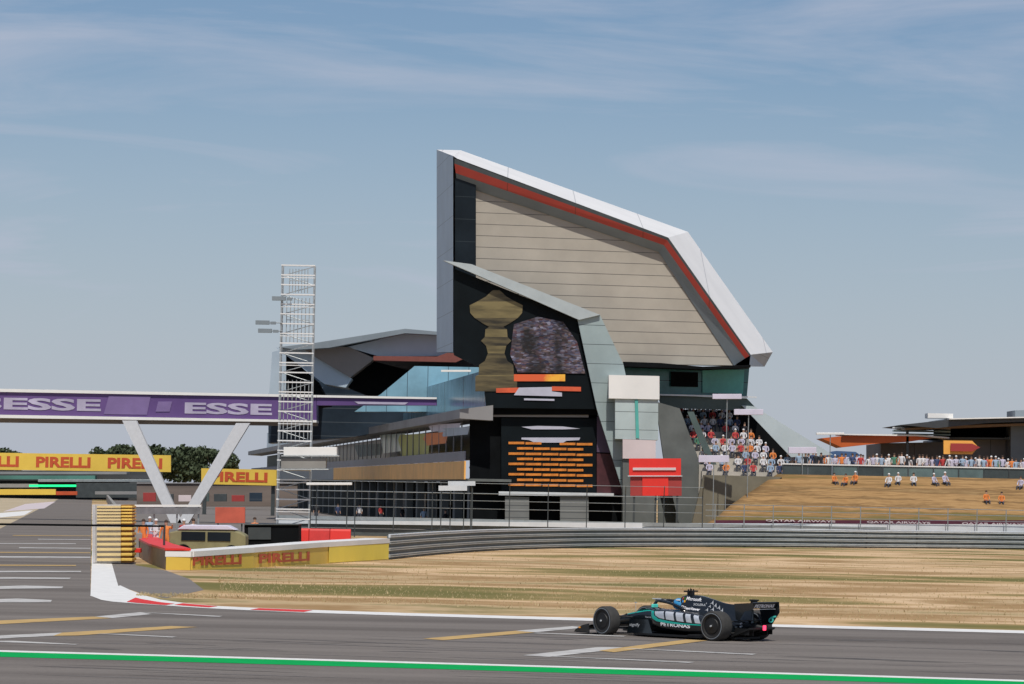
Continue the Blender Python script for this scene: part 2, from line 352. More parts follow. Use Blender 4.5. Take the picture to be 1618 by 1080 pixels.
# grid and pit-exit markings on the track
marks = [
 ([(0, 983), (148, 974.5), (176, 977), (0, 989.5)], 'worn_yellow'),
 ([(150, 974.4), (222, 967.5), (240, 970.5), (178, 976.8)], 'worn_white'),
 ([(222, 967.8), (234, 968.0), (352, 973.5), (346, 975.0)], 'worn_white'),
 ([(0, 1007), (98, 1000), (120, 1003), (0, 1012.5)], 'worn_white'),
 ([(98, 1000), (270, 989.5), (312, 991), (122, 1004.5), (84, 1005)], 'worn_yellow'),
 ([(150, 1001.5), (170, 1001.5), (280, 1006.5), (272, 1007.6)], 'worn_white'),
 ([(0, 1012.8), (20, 1013), (125, 1018.2), (118, 1019.2)], 'worn_white'),
 ([(668, 1009.5), (815, 997), (845, 999.5), (700, 1012)], 'worn_yellow'),
 ([(815, 997), (905, 989.8), (925, 992), (846, 999.4)], 'worn_white'),
 ([(842, 1001), (850, 1000), (990, 1005), (985, 1006.4)], 'worn_white'),
 ([(826, 1036), (945, 1023), (1000, 1023.5), (868, 1038.5)], 'worn_white'),
 ([(946, 1028.5), (1010, 1020), (1085, 1011), (1118, 1012.5), (970, 1031)], 'worn_yellow'),
 ([(985, 1025.3), (1000, 1025.2), (1196, 1033.8), (1188, 1035.2)], 'worn_white'),
 ([(862, 1037.5), (880, 1037.5), (1098, 1046.8), (1088, 1048)], 'worn_white'),
 ([(0, 948.5), (28, 946), (82, 948.5), (80, 952), (0, 952)], 'worn_white'),
 ([(0, 928), (40, 925.4), (100, 927), (98, 929.6), (0, 931.5)], 'worn_white'),
 ([(0, 912.0), (112, 913), (110, 915.0), (0, 914.5)], 'worn_white'),
 ([(0, 902), (128, 902.4), (128, 904), (0, 904.4)], 'worn_white'),
 ([(0, 892.0), (120, 893), (120, 894.4), (0, 893.8)], 'worn_yellow'),
 ([(0, 878.6), (143, 879.8), (143, 881.6), (0, 880.8)], 'worn_white'),
 ([(0, 872.0), (143, 873), (143, 874.0), (0, 873.2)], 'worn_yellow'),
 ([(30, 865.0), (143, 866), (143, 867.0), (30, 866.2)], 'worn_white'),
 ([(0, 858.0), (120, 858.7), (120, 859.6), (0, 859)], 'worn_white'),
 ([(60, 851.5), (143, 852.2), (143, 853.0), (60, 852.4)], 'worn_white'),
 ([(20, 845.6), (143, 846.4), (143, 847.1), (20, 846.4)], 'worn_yellow'),
]
for mk_i, (pts, mk) in enumerate(marks):
    pts = [(-60 if x == 0 else x, y-1.2*(x == 0)*0) for x, y in pts]
    sheet(GP(pts), 0.0115+0.00025*mk_i, 'track_marking', M[mk])
# left verge of the straight: gravel, painted run-off
sheet(GP([(95, 790), (146, 782), (0, 781), (-900, 778), (-900, 1000), (-200, 930), (0, 835)]), 0.003, 'gravel_verge', M['gravel'])
sheet(GP([(40, 796), (88, 792), (70, 803), (5, 808)]), 0.008, 'kerb_painted', M['pinkish'])
sheet(GP([(-20, 812), (52, 806), (38, 814), (-30, 820)]), 0.008, 'kerb_painted', M['white_paint'])
# pit lane beside the straight
U = Vector((-0.1158, 0.9933, 0)).normalized()
sheet([G(212, 872), G(560, 846), G(760, 846), Vector((-3.3, 262, 0)), Vector((-3.3, 262, 0))+U*420, G(172, 790)], 0.006, 'pit_lane', M['asphalt_pit'])
# tyre marks on the track
for k in range(70):
    x = random.uniform(-50, 1600); y = random.uniform(1000, 1072) if x > 500 else random.uniform(1008, 1072)
    ln = random.uniform(60, 420); w = random.uniform(0.5, 1.3); s = 0.030+random.uniform(-.004, .006)
    if abs((y-gy(x))-4) < 9: continue
    xs = [x+ln*i/5 for i in range(6)]
    pts = [(q, y+s*(q-x)-w*(1-abs(2*i/5-1))) for i, q in enumerate(xs)] + [(q, y+s*(q-x)+0.05) for q in reversed(xs)]
    if any(abs(yy-gy(xx)-4) < 8 for xx, yy in pts): continue
    if k == 0 or 'skid0' not in M:
        for q_, c_ in enumerate(((0.085, 0.076, 0.07), (0.115, 0.102, 0.093), (0.135, 0.12, 0.11))): simple('skid%d' % q_, c_, 0.8, var=0.25, scale=2.5)
    sheet(GP(pts), 0.0060+0.00004*k, 'tyre_mark', M['skid%d' % (k % 3)])
# dry bank on the right with the terrace behind it
def bank():
    mb = MB(); nx, ny = 60, 14
    def foot(px): return P(px, 823, 243+ (px-1110)*0.004)
    vs = []
    for i in range(nx+1):
        t = i/nx
        for j in range(ny+1):
            s = j/ny
            pl = 1090+ (1232-1090)*s      # slanted left end
            px = pl + (2300-pl)*t
            d = 244.5 + 17.5*s
            z = 5.0*(s**0.9) + (0.10*math.sin(i*1.7+j)+0.06*math.sin(i*0.7+2.2*j))*(1-s)
            X = (px-CX)/F_PX*d
            if j == 0: z = -0.3
            vs.append(Vector((X, d, max(z, -0.3))))
    fs = []
    for i in range(nx):
        for j in range(ny):
            a = i*(ny+1)+j; fs.append((a, a+ny+1, a+ny+2, a+1))
    # plateau
    n = len(vs); top = [vs[i*(ny+1)+ny] for i in range(nx+1)]
    for i in range(nx+1): vs.append(Vector((top[i].x*1.45, 380, top[i].z)))
    for i in range(nx): fs.append((i*(ny+1)+ny, (i+1)*(ny+1)+ny, n+i+1, n+i))
    # left skirt
    m_ = len(vs)
    for j in range(ny+1): vs.append(Vector((vs[j].x-0.2, vs[j].y, -0.3)))
    for j in range(ny): fs.append((j, j+1, m_+j+1, m_+j))
    mb.add(vs, fs); o = mb.build('grass_bank', M['bank'], smooth=True); o['kind'] = 'structure'; return o
bank()
# dry tufts over the infield
def tufts():
    rng = random.Random(3); mb = MB()
    for k in range(9000):
        px = rng.uniform(215, 1660); 
        yt = 905 if px < 400 else (890 if px < 620 else 868)
        yb = 944+ (px-230)*0.035 if px < 1000 else 972+(px-1000)*0.028
        if px < 345: yt = 939
        py = yt + (yb-2-yt)*rng.random()
        g = G(px, py); h = rng.uniform(0.02, 0.06)*(1.8 if rng.random() < 0.04 else 1); a = rng.uniform(0, 3.14)
        for q in range(3):
            a2 = a+q*1.05; dx, dy = math.cos(a2)*h*0.8, math.sin(a2)*h*0.8
            lean = Vector((rng.uniform(-.5, .5)*h, rng.uniform(-.5, .5)*h, h))
            mb.add([g+Vector((-dx, -dy, 0))*.3, g+Vector((dx, dy, 0))*.3, g+lean*1.2], [(0, 1, 2)])
    o = mb.build('dry_grass', M['grass_blade']); tag(o, 'short dry grass growing over the infield between kerb and guardrail', 'grass', kind='stuff')
tufts()
# ================================================================== TREES far left
def tree(px, py_top, d, wpx, seed, label):
    rng = random.Random(seed); base = P(px, 760, d); base.z = 0; top = P(px, py_top, d).z; w = wpx/F_PX*d
    t = thing('broadleaf_tree', base, label, 'tree', 'trees beyond the far gantry')
    mb = MB(); mb.tube(base, base+Vector((0.2, 0, top*0.62)), 0.38, 8, 0.16)
    for q in range(6):
        a = q*1.05+rng.random(); z0 = top*(0.3+0.05*q); mb.tube(base+Vector((0, 0, z0)), base+Vector((math.cos(a)*w*.33, math.sin(a)*w*.33, z0+top*.25)), 0.13, 5, 0.04)
    mb.build('trunk', M['bark'], t)
    mb = MB(); blobs = [(Vector((rng.uniform(-.48, .48)*w, rng.uniform(-.3, .3)*w, top*rng.uniform(.42, .86))), rng.uniform(.18, .30)*w) for _ in range(13)]
    blobs.append((Vector((0, 0, top*.78)), w*.24))
    for k in range(2600):
        c, r = rng.choice(blobs); th = rng.uniform(0, 6.28); ph = math.acos(rng.uniform(-1, 1)); rr = r*rng.uniform(.55, 1.05)
        p = base+c+Vector((math.sin(ph)*math.cos(th), math.sin(ph)*math.sin(th), math.cos(ph)*.8))*rr
        if p.z > top: p.z = top-rng.random()*0.5
        s = rng.uniform(.25, .6); n1 = Vector((rng.uniform(-1, 1), rng.uniform(-1, 1), rng.uniform(-1, 1))).normalized(); n2 = n1.orthogonal().normalized()
        n3 = n1.cross(n2); mb.add([p+n2*s, p+n3*s*.7, p-n2*s, p-n3*s*.7], [(0, 1, 2, 3)])
    mb.build('crown', M['leaf'], t)
TR = [(176, 702, 690, 62, 'dark tree leftmost behind the near V support of the bridge'), (214, 696, 700, 70, 'tall dark tree seen just left of the V support of the bridge'), (256, 700, 690, 64, 'dark tree seen through the V support below the purple bridge'), (292, 698, 705, 66, 'dark tree right of centre between the two legs of the V support'), (334, 699, 690, 60, 'dark tree rightmost, next to the far end of the pit building'), (4, 706, 720, 50, 'small dark tree at the left edge of the photo above the yellow gantry'), (136, 709, 720, 40, 'low tree showing just above the yellow gantry, left of the taller ones')]
for i, (px, pt, d, w, lb) in enumerate(TR): tree(px, pt, d, w, 40+i, lb)
# ================================================================== PIT BUILDING with its spike
def Df(px): return 262.7/(1-.21*(px-809)/F_PX)
def Dw(px): return min(27.04/((px-809)/F_PX+0.1158), 640)
WING = thing('pit_building', (15, 264, 0), 'huge angular pit and paddock building with a white edged wing roof over a beige wall', 'building')
def fpoly(pts, off, thick, name, m, parent=WING, smooth=False):
    a = [P(x, y, Df(x)+off) for x, y in pts]; mb = MB(); mb.prism(a, (0, thick, 0)); return mb.build(name, m, parent)
def wpoly(pts, off, thick, name, m, parent=WING, dd=None):
    a = [P(x, y, (Dw(x) if dd is None else dd)+off) for x, y in pts]; mb = MB(); mb.prism(a, (0, thick, 0)); return mb.build(name, m, parent)
# roof shell: solid ring between a front outline and a wider back outline
FR = [(716, 246), (722, 250), (1056, 375), (1186, 560), (1184, 578), (985, 574), (716, 556)]
BK = [(690, 236), (728, 237), (1087, 366), (1221, 556), (1208, 579), (985, 575), (690, 556)]
def shell():
    a = [P(x, y, Df(x)) for x, y in FR]; b = [P(x, y, Df(x)+14) for x, y in BK]
    mb = MB(); n = len(a); mb.add(a+b, [])
    for i in range(n):
        j = (i+1) % n; mb.cur = 1 if i in (6, 3) else (2 if i in (4, 5) else 0); mb.f.append((i, j, n+j, n+i)); mb.mi.append(mb.cur)  # lower right corner face: its shade is put into the blue-grey colour
    mb.f.append(tuple(range(2*n-1, n-1, -1))); mb.mi.append(0)
    return mb.build('roof_shell', [M['shell_panels'], M['shell_side'], M['grey_trim']], WING)
rs = shell()
def frame_strip(A, B, offa, offb, name, m, th=0.35, parent=None):
    mb = MB()
    for (p, q), (r_, s) in zip(zip(A[:-1], A[1:]), zip(B[:-1], B[1:])):
        f = [P(*p, Df(p[0])+offa), P(*q, Df(q[0])+offa), P(*s, Df(s[0])+offb), P(*r_, Df(r_[0])+offb)]
        mb.prism(f, (0, th, 0))
    return mb.build(name, m, parent or WING)
frame_strip([(718, 250), (1056, 375), (1186, 561)], [(718, 258), (1054, 379), (1184, 562)], 0.0, 0.02, 'edge_dark_strip', M['steel_dark'])  # solid dark strip between white edge and red band
frame_strip([(718, 258), (1054, 379), (1184, 562)], [(720, 273), (1049, 387), (1177, 566)], 0.02, 0.25, 'red_edge_band', M['shell_red'])
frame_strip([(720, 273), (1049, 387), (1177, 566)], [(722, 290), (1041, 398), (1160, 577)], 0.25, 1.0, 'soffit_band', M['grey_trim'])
fpoly([(719, 284), (1043, 398), (1164, 577), (985, 574), (719, 560)], 1.1, 0.6, 'end_wall', M['beige_cladding'])
fpoly([(719, 280), (752, 292), (752, 440), (719, 440)], 0.6, 0.45, 'corner_window', M['dark_glass'])
fpoly([(985, 571), (1043, 573), (1110, 579), (1186, 576), (1186, 580), (1110, 583), (985, 578)], -0.2, 3, 'lower_edge', M['black'])
scr = fpoly([(717, 424), (915, 503), (943, 646), (768, 644), (762, 582), (717, 560)], -1.2, 1.2, 'media_screen', M['screen_black'])
fpoly([(700, 411), (745, 417), (948, 497), (915, 505), (742, 429)], -1.9, 0.9, 'screen_edge_beam', M['light_trim'])
fpoly([(912, 502), (948, 497), (985, 575), (1012, 700), (1040, 790), (1003, 790), (985, 778), (943, 646)], -1.6, 1.3, 'glass_fin', M['fin_glass'])
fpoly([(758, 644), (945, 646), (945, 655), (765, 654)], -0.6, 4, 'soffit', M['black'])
# picture on the media screen (gold cup, crowd, caption bars), flat on the glass
def spoly(pts, off, name, m): 
    a = [P(x, y, Df(x)+off) for x, y in pts]; mb = MB(); mb.prism(a, (0, 0.03, 0)); return mb.build(name, m, scr)
cupmb = MB()
prof = [(458, 5), (462, 10), (468, 16), (476, 30), (482, 42), (494, 41), (502, 34), (510, 22), (516, 11), (520, 17), (532, 18), (538, 24), (546, 16), (558, 13), (570, 18), (576, 27), (592, 28), (594, 33), (618, 33)]
rings = [[P(784-w, y, Df(784-w)-1.26) for y, w in prof], [P(784+w, y, Df(784+w)-1.26) for y, w in prof]]
for i in range(len(prof)-1):
    if i in (3, 8, 11, 14): 
        pass
    cupmb.cur = 1 if i in (3, 4, 5, 9, 12, 16) else 0
    q = [rings[0][i], rings[1][i], rings[1][i+1], rings[0][i+1]]; cupmb.prism(q, (0, 0.03, 0))
cupmb.build('screen_cup_picture', [M['gold'], simple('gold_bright', (0.20, 0.16, 0.07), 0.5, rgb2=(.10, .08, .035), scale=1.2, stretch=(.2, 1, 2), mix=(.4, .65))], scr)
spoly([(812, 512), (850, 500), (890, 508), (912, 540), (925, 590), (818, 588), (806, 560)], -1.29, 'screen_crowd_picture', M['mosaic'])
spoly([(812, 591), (893, 591), (893, 602), (812, 602)], -1.27, 'screen_caption_band', M['led_yellow'])
spoly([(784, 613), (820, 612), (820, 620), (784, 620)], -1.27, 'screen_caption_bar', M['led_red'])
spoly([(872, 610), (918, 611), (918, 618), (872, 617)], -1.27, 'screen_caption_bar', M['led_red'])
spoly([(820, 612), (872, 611), (872, 618), (888, 620), (888, 626), (812, 624)], -1.28, 'screen_caption_text', M['led_white'])
spoly([(828, 629), (876, 630), (876, 633), (828, 632)], -1.28, 'screen_caption_text', M['led_white'])
# lower block below the screen
fpoly([(742, 654), (985, 656), (1003, 790), (1003, 850), (742, 850)], 0.2, 18, 'end_block', M['black'])
fpoly([(768, 655), (930, 655), (930, 659), (768, 658)], -0.4, 0.6, 'block_ledge', M['roof_grey'])
brd = fpoly([(792, 660), (942, 661), (942, 777), (792, 776)], -0.3, 0.4, 'lower_screen', M['screen_black'])
def bpoly(pts, name, m):
    a = [P(x, y, Df(x)-0.36) for x, y in pts]; mb = MB(); mb.prism(a, (0, 0.03, 0)); return mb.build(name, m, brd)
bpoly([(824, 674), (850, 672.5), (890, 673.5), (917, 677), (890, 678), (840, 678)], 'screen_heading', M['led_white'])
bpoly([(824, 691), (917, 691), (915, 695), (895, 696), (890, 699), (845, 699), (836, 695), (824, 694)], 'screen_heading', M['led_white'])
for i, y in enumerate([700.5, 708.8, 717.3, 725.4, 733.5, 741.8, 749.9, 758.4, 766.3]):
    x0, x1, n = (803.5, 938, 5) if i % 2 == 0 else (817, 923.5, 4)
    mb = MB(); w = (x1-x0)/n
    for k in range(n):
        if i < 2 and k == n//2:
            mb.build('screen_row', M['led_orange'], brd); mb = MB()
            if n % 2: continue
        c = x0+w*(k+.5); sl = (c-870)*0.018
        pts = [(c-w*.5, y+1.9+sl), (c-w*.5, y-1.9+sl), (c+w*.43, y-1.9+sl), (c+w*.43, y+1.9+sl), (c+w*.5, y+.5+sl), (c+w*.5, y+1.9+sl)][:4] + []
        mb.prism([P(a, b, Df(a)-0.36) for a, b in pts], (0, 0.03, 0))
    mb.build('screen_row', M['led_orange'], brd)
fpoly([(943, 658), (975, 658), (992, 716), (943, 714)], -0.25, 0.3, 'purple_panel', mat('dusky_purple', (0.085, 0.055, 0.10), 0.5, scale=0.3, var=0.2))
fpoly([(943, 716), (992, 718), (1003, 782), (943, 780)], -0.25, 0.3, 'maroon_panel', mat('dusky_maroon', (0.06, 0.016, 0.02), 0.5, scale=0.8, var=0.5))
fpoly([(788, 776), (970, 779), (970, 784), (788, 782)], -1.4, 1.6, 'balcony_rail', M['steel_light'])
for x0, x1 in ((798, 836), (885, 930)): fpoly([(x0, 784), (x1, 785), (x1, 850), (x0, 850)], -1.2, 0.8, 'pillar', mat('pillar_grey', (0.17, 0.175, 0.17), 0.7, scale=0.5, var=0.15, lines=('Z', 0.45, 0.12, (0.06, 0.065, 0.07))))
fpoly([(1040, 783), (1078, 783), (1078, 850), (1040, 850)], 1.0, 0.8, 'pillar', M['concrete_dark'])
# glazed stair tower beside the screen
st = MB(); 
def tower_slice(y0, y1, x0, x1, m, name, o=-3.2): return fpoly([(x0, y0), (x1, y0+1.8), (x1, y1+1.8), (x0, y1)], o, 3.5, name, m)
tower_slice(592, 629, 962, 1042, M['shell_white'], 'stair_tower_top')
tower_slice(629.4, 693, 972, 1040, mat('stair_glass', (0.40, 0.47, 0.47), 0.3, var=0.18, scale=0.25, lines=('Z', 1.35, 0.03, (0.08, 0.09, 0.09))), 'stair_tower_glass', -3.0)
tower_slice(693.6, 724, 984, 1036, M['pinkish'], 'stair_tower_base', -3.1)
tower_slice(724.4, 850, 984, 1034, M['concrete_dark'], 'stair_tower_foot', -2.9)
fpoly([(1003, 631), (1008, 631), (1010, 692), (1005, 692)], -3.1, 0.1, 'glass_mullion', M['teal_light'])
# glass storey under the beige wall, right part
fpoly([(985, 578), (1184, 581), (1180, 628), (985, 622)], 4.2, 0.6, 'upper_window_band', M['teal_glass'])
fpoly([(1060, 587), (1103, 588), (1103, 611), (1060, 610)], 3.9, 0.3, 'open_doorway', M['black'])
fpoly([(1110, 583), (1176, 584), (1174, 622), (1110, 620)], 4.0, 0.2, 'teal_window', M['teal_light'])
fpoly([(1040, 624), (1180, 629), (1200, 650), (1150, 647), (1045, 644)], 3.4, 0.5, 'balcony_front', M['green_grey'])
fpoly([(1040, 622), (1196, 626), (1196, 628.4), (1040, 624.4)], 3.0, 0.3, 'balcony_handrail', M['steel_light'])
# rear wall and raking walls of the grandstand
fpoly([(1036, 634), (1074, 645), (1114, 752), (1112, 850), (1078, 850), (1048, 720)], -1, 1.0, 'raking_wall', M['concrete_dark'])
fpoly([(1086, 650), (1096, 650), (1140, 752), (1128, 752)], -1.3, 0.3, 'raking_handrail', M['green_grey'])
fpoly([(1172, 640), (1192, 642), (1316, 718), (1250, 722)], 3, 0.4, 'raking_glass_screen', mat('raking_glass', (0.47, 0.54, 0.56), 0.3, var=0.1, scale=0.3))
fpoly([(1044, 646), (1180, 648), (1256, 722), (1256, 760), (1110, 760)], 12.5, 0.6, 'stand_backing', M['black'])
# stepped stand
NR = 10
stand = MB(); STEPS = []
for i in range(NR):
    t = i/(NR-1); pl, pr, py, d = 1072+42*t, 1150+102*t, 652+94*t, 273-11*t
    a = P(pl, py, d); b = P(pr, py+(pr-pl)*0.0192, d); STEPS.append((a, b, d))
    c = (a+b)/2; stand.box((c.x, d+0.6, c.z/2-0.2), ((b-a).length, 1.2, c.z-0.4))
stand.build('seating_steps', mat('step_concrete', (0.42, 0.39, 0.34), 0.8, var=0.12, scale=0.5), WING)
fpoly([(1112, 750), (1236, 753), (1112, 850), (1088, 850)], -6.5, 1.0, 'stand_base_wall', M['concrete_olive'])
# long pit-lane facade, running away to the left
def zat(py, px=740, d=262.0): return P(px, py, d).z
C0 = Vector((P(740, 700, 262).x, 262, 0))
def along(s, out, z): # s metres along the facade, out metres towards the track
    nrm = Vector((-U.y, U.x, 0)); return C0 + U*s + nrm*out + Vector((0, 0, z))
def fac(s0, s1, prof, name, m, parent=WING):
    mb = MB(); mb.hexa([along(s0, o, z) for o, z in prof], [along(s1, o, z) for o, z in prof]); return mb.build(name, m, parent)
z1, z0 = zat(640), zat(664)
fac(-2, 380, [(-1.6, z0), (0.9, z0+0.1), (0.9, z1-0.35), (-1.6, z1)], 'canopy', M['roof_grey'])
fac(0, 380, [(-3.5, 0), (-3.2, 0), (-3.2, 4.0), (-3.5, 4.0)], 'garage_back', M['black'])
fac(0, 380, [(-2.9, 5.8), (-2.6, 5.8), (-2.6, z0), (-2.9, z0)], 'gallery_glass', M['navy_glass'])
fac(0, 380, [(-6, z1+0.05), (-2.5, z1+0.05), (-2.5, z1+3.1), (-6, z1+3.1)], 'upper_glass', M['blue_glass'])
fac(-1, 380, [(-3.2, 4.02), (0.1, 4.02), (0.1, 4.22), (-3.2, 4.22)], 'gallery_floor', M['concrete_dark'])
bz0, bz1 = zat(757), zat(728)
fac(0, 150, [(0.15, bz0), (0.27, bz0), (0.27, bz1), (0.15, bz1)], 'gallery_banner', M['banner_orange'])
for k in range(30):
    fac(4+k*6.0, 4.16+k*6.0, [(0.05, 4.23), (0.14, 4.23), (0.14, z0-.01), (0.05, z0-.01)], 'gallery_post', M['roof_grey'])
fac(150, 380, [(0.15, bz0), (0.27, bz0), (0.27, bz1), (0.15, bz1)], 'gallery_front', M['grey_trim'])
fac(0, 380, [(0.17, bz1+.02), (0.25, bz1+.02), (0.25, bz1+.75), (0.17, bz1+.75)], 'gallery_parapet', mat('parapet', (0.17, 0.17, 0.20), 0.5, var=0.1, scale=0.3))
for k in range(26):
    s = 3+k*11.0
    mb = MB(); c = along(s, -0.7, 2.0); mb.box(c, (0.6, 1.6, 4.0), math.atan2(U.y, U.x)-math.pi/2); mb.build('garage_pier', M['concrete_dark'], WING)
for k in range(12):
    s = 9+k*11.0; fac(s, s+6.2, [(-2.9, 0.05), (-2.8, 0.05), (-2.8, 2.9), (-2.9, 2.9)], 'garage_door', M[['black', 'steel_dark', 'navy_glass'][k % 3]])
# gallery furniture seen behind the parapet: bright boards
gb = [(600, 640, 684, 716, 'pale_green_glass'), (628, 680, 684, 722, 'olive_bright'), (664, 708, 682, 704, 'orange'), (676, 728, 668, 682, 'lilac'), (690, 742, 674, 690, 'pale_blue'), (560, 606, 700, 722, 'green_grey')]
M['olive_bright'] = mat('olive_bright', (0.42, 0.40, 0.09), 0.6, scale=0.4)
for a, b, y0, y1, mk in gb:
    wpoly([(a, y0+3), (b, y0), (b-3, y1-4), (a+6, y1)], -1.2, 0.3, 'gallery_board', M[mk])
# second roof fold, further along the building
wpoly([(640, 521), (700, 526), (720, 530), (742, 548), (700, 562), (600, 563), (548, 548), (600, 536)], -3, 10, 'roof_fold_fascia', M['pale_blue'], dd=330)
wpoly([(440, 548), (500, 541), (640, 519), (718, 526), (716, 530), (640, 526), (520, 549), (470, 552)], -5, 16, 'roof_fold_top', M['grey_trim'], dd=330)
wpoly([(590, 562), (690, 563), (735, 547), (768, 551), (720, 572), (590, 569)], -3.6, 2, 'roof_fold_red_edge', mat('red_brown', (0.19, 0.055, 0.04), 0.5), dd=328)
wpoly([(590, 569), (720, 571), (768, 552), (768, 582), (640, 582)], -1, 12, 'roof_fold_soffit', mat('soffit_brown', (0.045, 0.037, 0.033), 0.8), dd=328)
wpoly([(470, 545), (552, 548), (592, 566), (553, 596), (500, 565)], -4, 8, 'roof_fold_underside', M['taupe'], dd=331)
wpoly([(436, 549), (472, 545), (556, 598), (546, 612), (512, 606)], -4.6, 8, 'roof_fold_edge', M['pale_blue'], dd=332)
wpoly([(430, 556), (448, 551), (505, 610), (505, 640), (424, 640)], -2, 8, 'side_window', M['pale_blue'], dd=345)
wpoly([(452, 560), (500, 602), (520, 640), (452, 650)], -4.5, 6, 'dark_window', M['black'], dd=335)
wpoly([(573, 562), (660, 572), (618, 620), (600, 632), (545, 610)], -3.4, 7, 'recess_shade_slab', M['black'], dd=334)  # solid black slab put in for the shade of the recess
wpoly([(655, 578), (766, 580), (766, 650), (560, 650), (602, 622)], 2, 3, 'stair_glass_wall', M['blue_glass'], dd=322)
wpoly([(424, 622), (505, 604), (560, 612), (610, 634), (700, 640), (740, 652), (560, 690), (424, 700)], 4, 6, 'mid_storey_wall', M['navy_glass'], dd=345)
wpoly([(440, 556), (560, 556), (560, 640), (440, 640)], 10, 5, 'storey_core', M['navy_glass'], dd=345)
# ================================================================== RIGHT: terrace building
TB = thing('terrace_building', P(1560, 740, 292)-Vector((0, 0, P(1560, 740, 292).z-5.0)), 'low grey building with orange roof edge and dark canopy beyond the bank', 'building')
def tpoly(pts, d, th, name, m, parent=None):
    a = [P(x, y, d) for x, y in pts]; mb = MB(); mb.prism(a, (0, th, 0)); return mb.build(name, m, parent or TB)
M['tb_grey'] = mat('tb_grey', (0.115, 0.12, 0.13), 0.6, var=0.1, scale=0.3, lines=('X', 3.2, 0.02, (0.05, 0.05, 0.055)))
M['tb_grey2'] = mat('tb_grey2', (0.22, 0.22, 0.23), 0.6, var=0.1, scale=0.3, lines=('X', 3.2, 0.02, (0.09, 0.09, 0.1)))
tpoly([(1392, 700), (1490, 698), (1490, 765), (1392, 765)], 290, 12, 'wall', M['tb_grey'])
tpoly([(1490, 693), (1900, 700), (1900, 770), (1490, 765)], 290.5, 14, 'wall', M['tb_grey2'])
tpoly([(1298, 692), (1352, 686.5), (1440, 688), (1472, 692), (1440, 697), (1390, 700), (1330, 706.5)], 286, 5, 'orange_roof_edge', M['orange_steps'])
tpoly([(1330, 685), (1450, 686.5), (1500, 690.5), (1500, 692.5), (1450, 689), (1330, 686.8)], 285.6, 5.6, 'roof_cap', M['shell_white'])
tpoly([(1470, 690), (1640, 692), (1900, 698), (1900, 700.5), (1640, 694.5), (1470, 692.5)], 288, 10, 'terrace_floor', M['steel_dark'])
tpoly([(1422, 671), (1500, 662.5), (1640, 659.5), (1900, 662), (1900, 669), (1640, 665), (1560, 668), (1480, 676)], 284, 14, 'canopy_roof', mat('canopy_dark', (0.045, 0.05, 0.055), 0.5))
tpoly([(1500, 660.5), (1640, 657.6), (1900, 660), (1900, 661.8), (1640, 659.4), (1500, 662.4)], 283.6, 14, 'canopy_cap', M['shell_white'])
tpoly([(1484, 670), (1600, 668), (1600, 692), (1484, 690)], 293, 4, 'upper_floor_shade_slab', M['black'])  # black slab painting the shade of the recessed upper storey
tpoly([(1430, 676), (1560, 670), (1640, 668), (1640, 671), (1560, 674), (1430, 679)], 285, 9, 'canopy_soffit', mat('soffit_tan', (0.22, 0.15, 0.10), 0.7))
for q, y in enumerate((674, 679, 684)):
    tpoly([(1412, y), (1502, y+1.5), (1502, y+4), (1412, y+2.4)], 288+q*.2, 1, 'louvre', M['shell_white'] if q == 0 else M['pale_green_glass'])
tpoly([(1597, 664), (1900, 668), (1900, 740), (1597, 738)], 287, 3, 'end_bay', mat('end_bay_glass', (0.10, 0.125, 0.15), 0.3, var=0.3, scale=0.3))
tpoly([(1604, 648), (1900, 640), (1900, 661), (1604, 659)], 296, 5, 'roof_box', M['grey_trim'])
tpoly([(1466, 652.5), (1506, 653.2), (1506, 660.4), (1466, 660)], 285, 2, 'roof_unit', M['shell_white'])
tpoly([(1432, 678), (1436, 678), (1436, 745), (1432, 745)], 286, 0.3, 'post', M['steel_dark'])
sg = tpoly([(1491, 695.5), (1536, 696), (1546, 706), (1536, 717.5), (1491, 717)], 284.5, 0.3, 'hanging_sign', M['banner_orange'])
tpoly([(1502, 700), (1536, 700.5), (1549, 706.5), (1536, 713), (1502, 712.5)], 284.3, 0.1, 'sign_arrow', M['dark_red'], sg)
for k, (a, b) in enumerate(((1306, 1352), (1318, 1345))):
    pass
cn = MB(); cn.prism([P(x, y, 280) for x, y in ((1300, 717), (1322, 712), (1352, 713.5), (1360, 719), (1352, 723), (1304, 723))], (0, 4, 0)); cn.tube(P(1308, 722, 280.2), P(1308, 755, 280.2), .06); cn.tube(P(1350, 722, 280.2), P(1350, 755, 280.2), .06)
tag(cn.build('canopy_tent', mat('tent_blue', (0.05, 0.11, 0.24), 0.6)), 'small blue canopy tent on the terrace near the orange roof edge', 'tent')
# ================================================================== BRIDGE, GANTRY, MAST
def Db(px): return 306.4/(1-.1166*(px-809)/F_PX)
BR = thing('track_bridge', Vector((P(285, 800, 303).x, 303, 0)), 'purple advertising bridge with white rails on white V shaped legs across the straight', 'bridge')
def bpol(pts, off, th, name, m, parent=BR, D=Db):
    a = [P(x, y, D(x)+off) for x, y in pts]; mb = MB(); mb.prism(a, (0, th, 0)); return mb.build(name, m, parent)
def yl(x, a, b): return a + (b-a)*x/435.0
XL, XR = -420, 500
bpol([(XL, yl(XL, 613.8, 622.4)), (XR, yl(XR, 613.8, 622.4)), (XR, yl(XR, 618.8, 626.4)), (XL, yl(XL, 618.8, 626.4))], -0.2, 3.4, 'top_rail', M['shell_white'])
pb = bpol([(XL, yl(XL, 618.9, 626.5)), (XR, yl(XR, 618.9, 626.5)), (XR, yl(XR, 654.8, 662.3)), (XL, yl(XL, 654.8, 662.3))], 0, 3.0, 'advertising_panel', M['purple'])
bpol([(XL, yl(XL, 654.9, 662.4)), (XR, yl(XR, 654.9, 662.4)), (XR, yl(XR, 660, 666.2)), (XL, yl(XL, 660, 666.2))], -0.2, 3.4, 'bottom_rail', M['shell_white'])
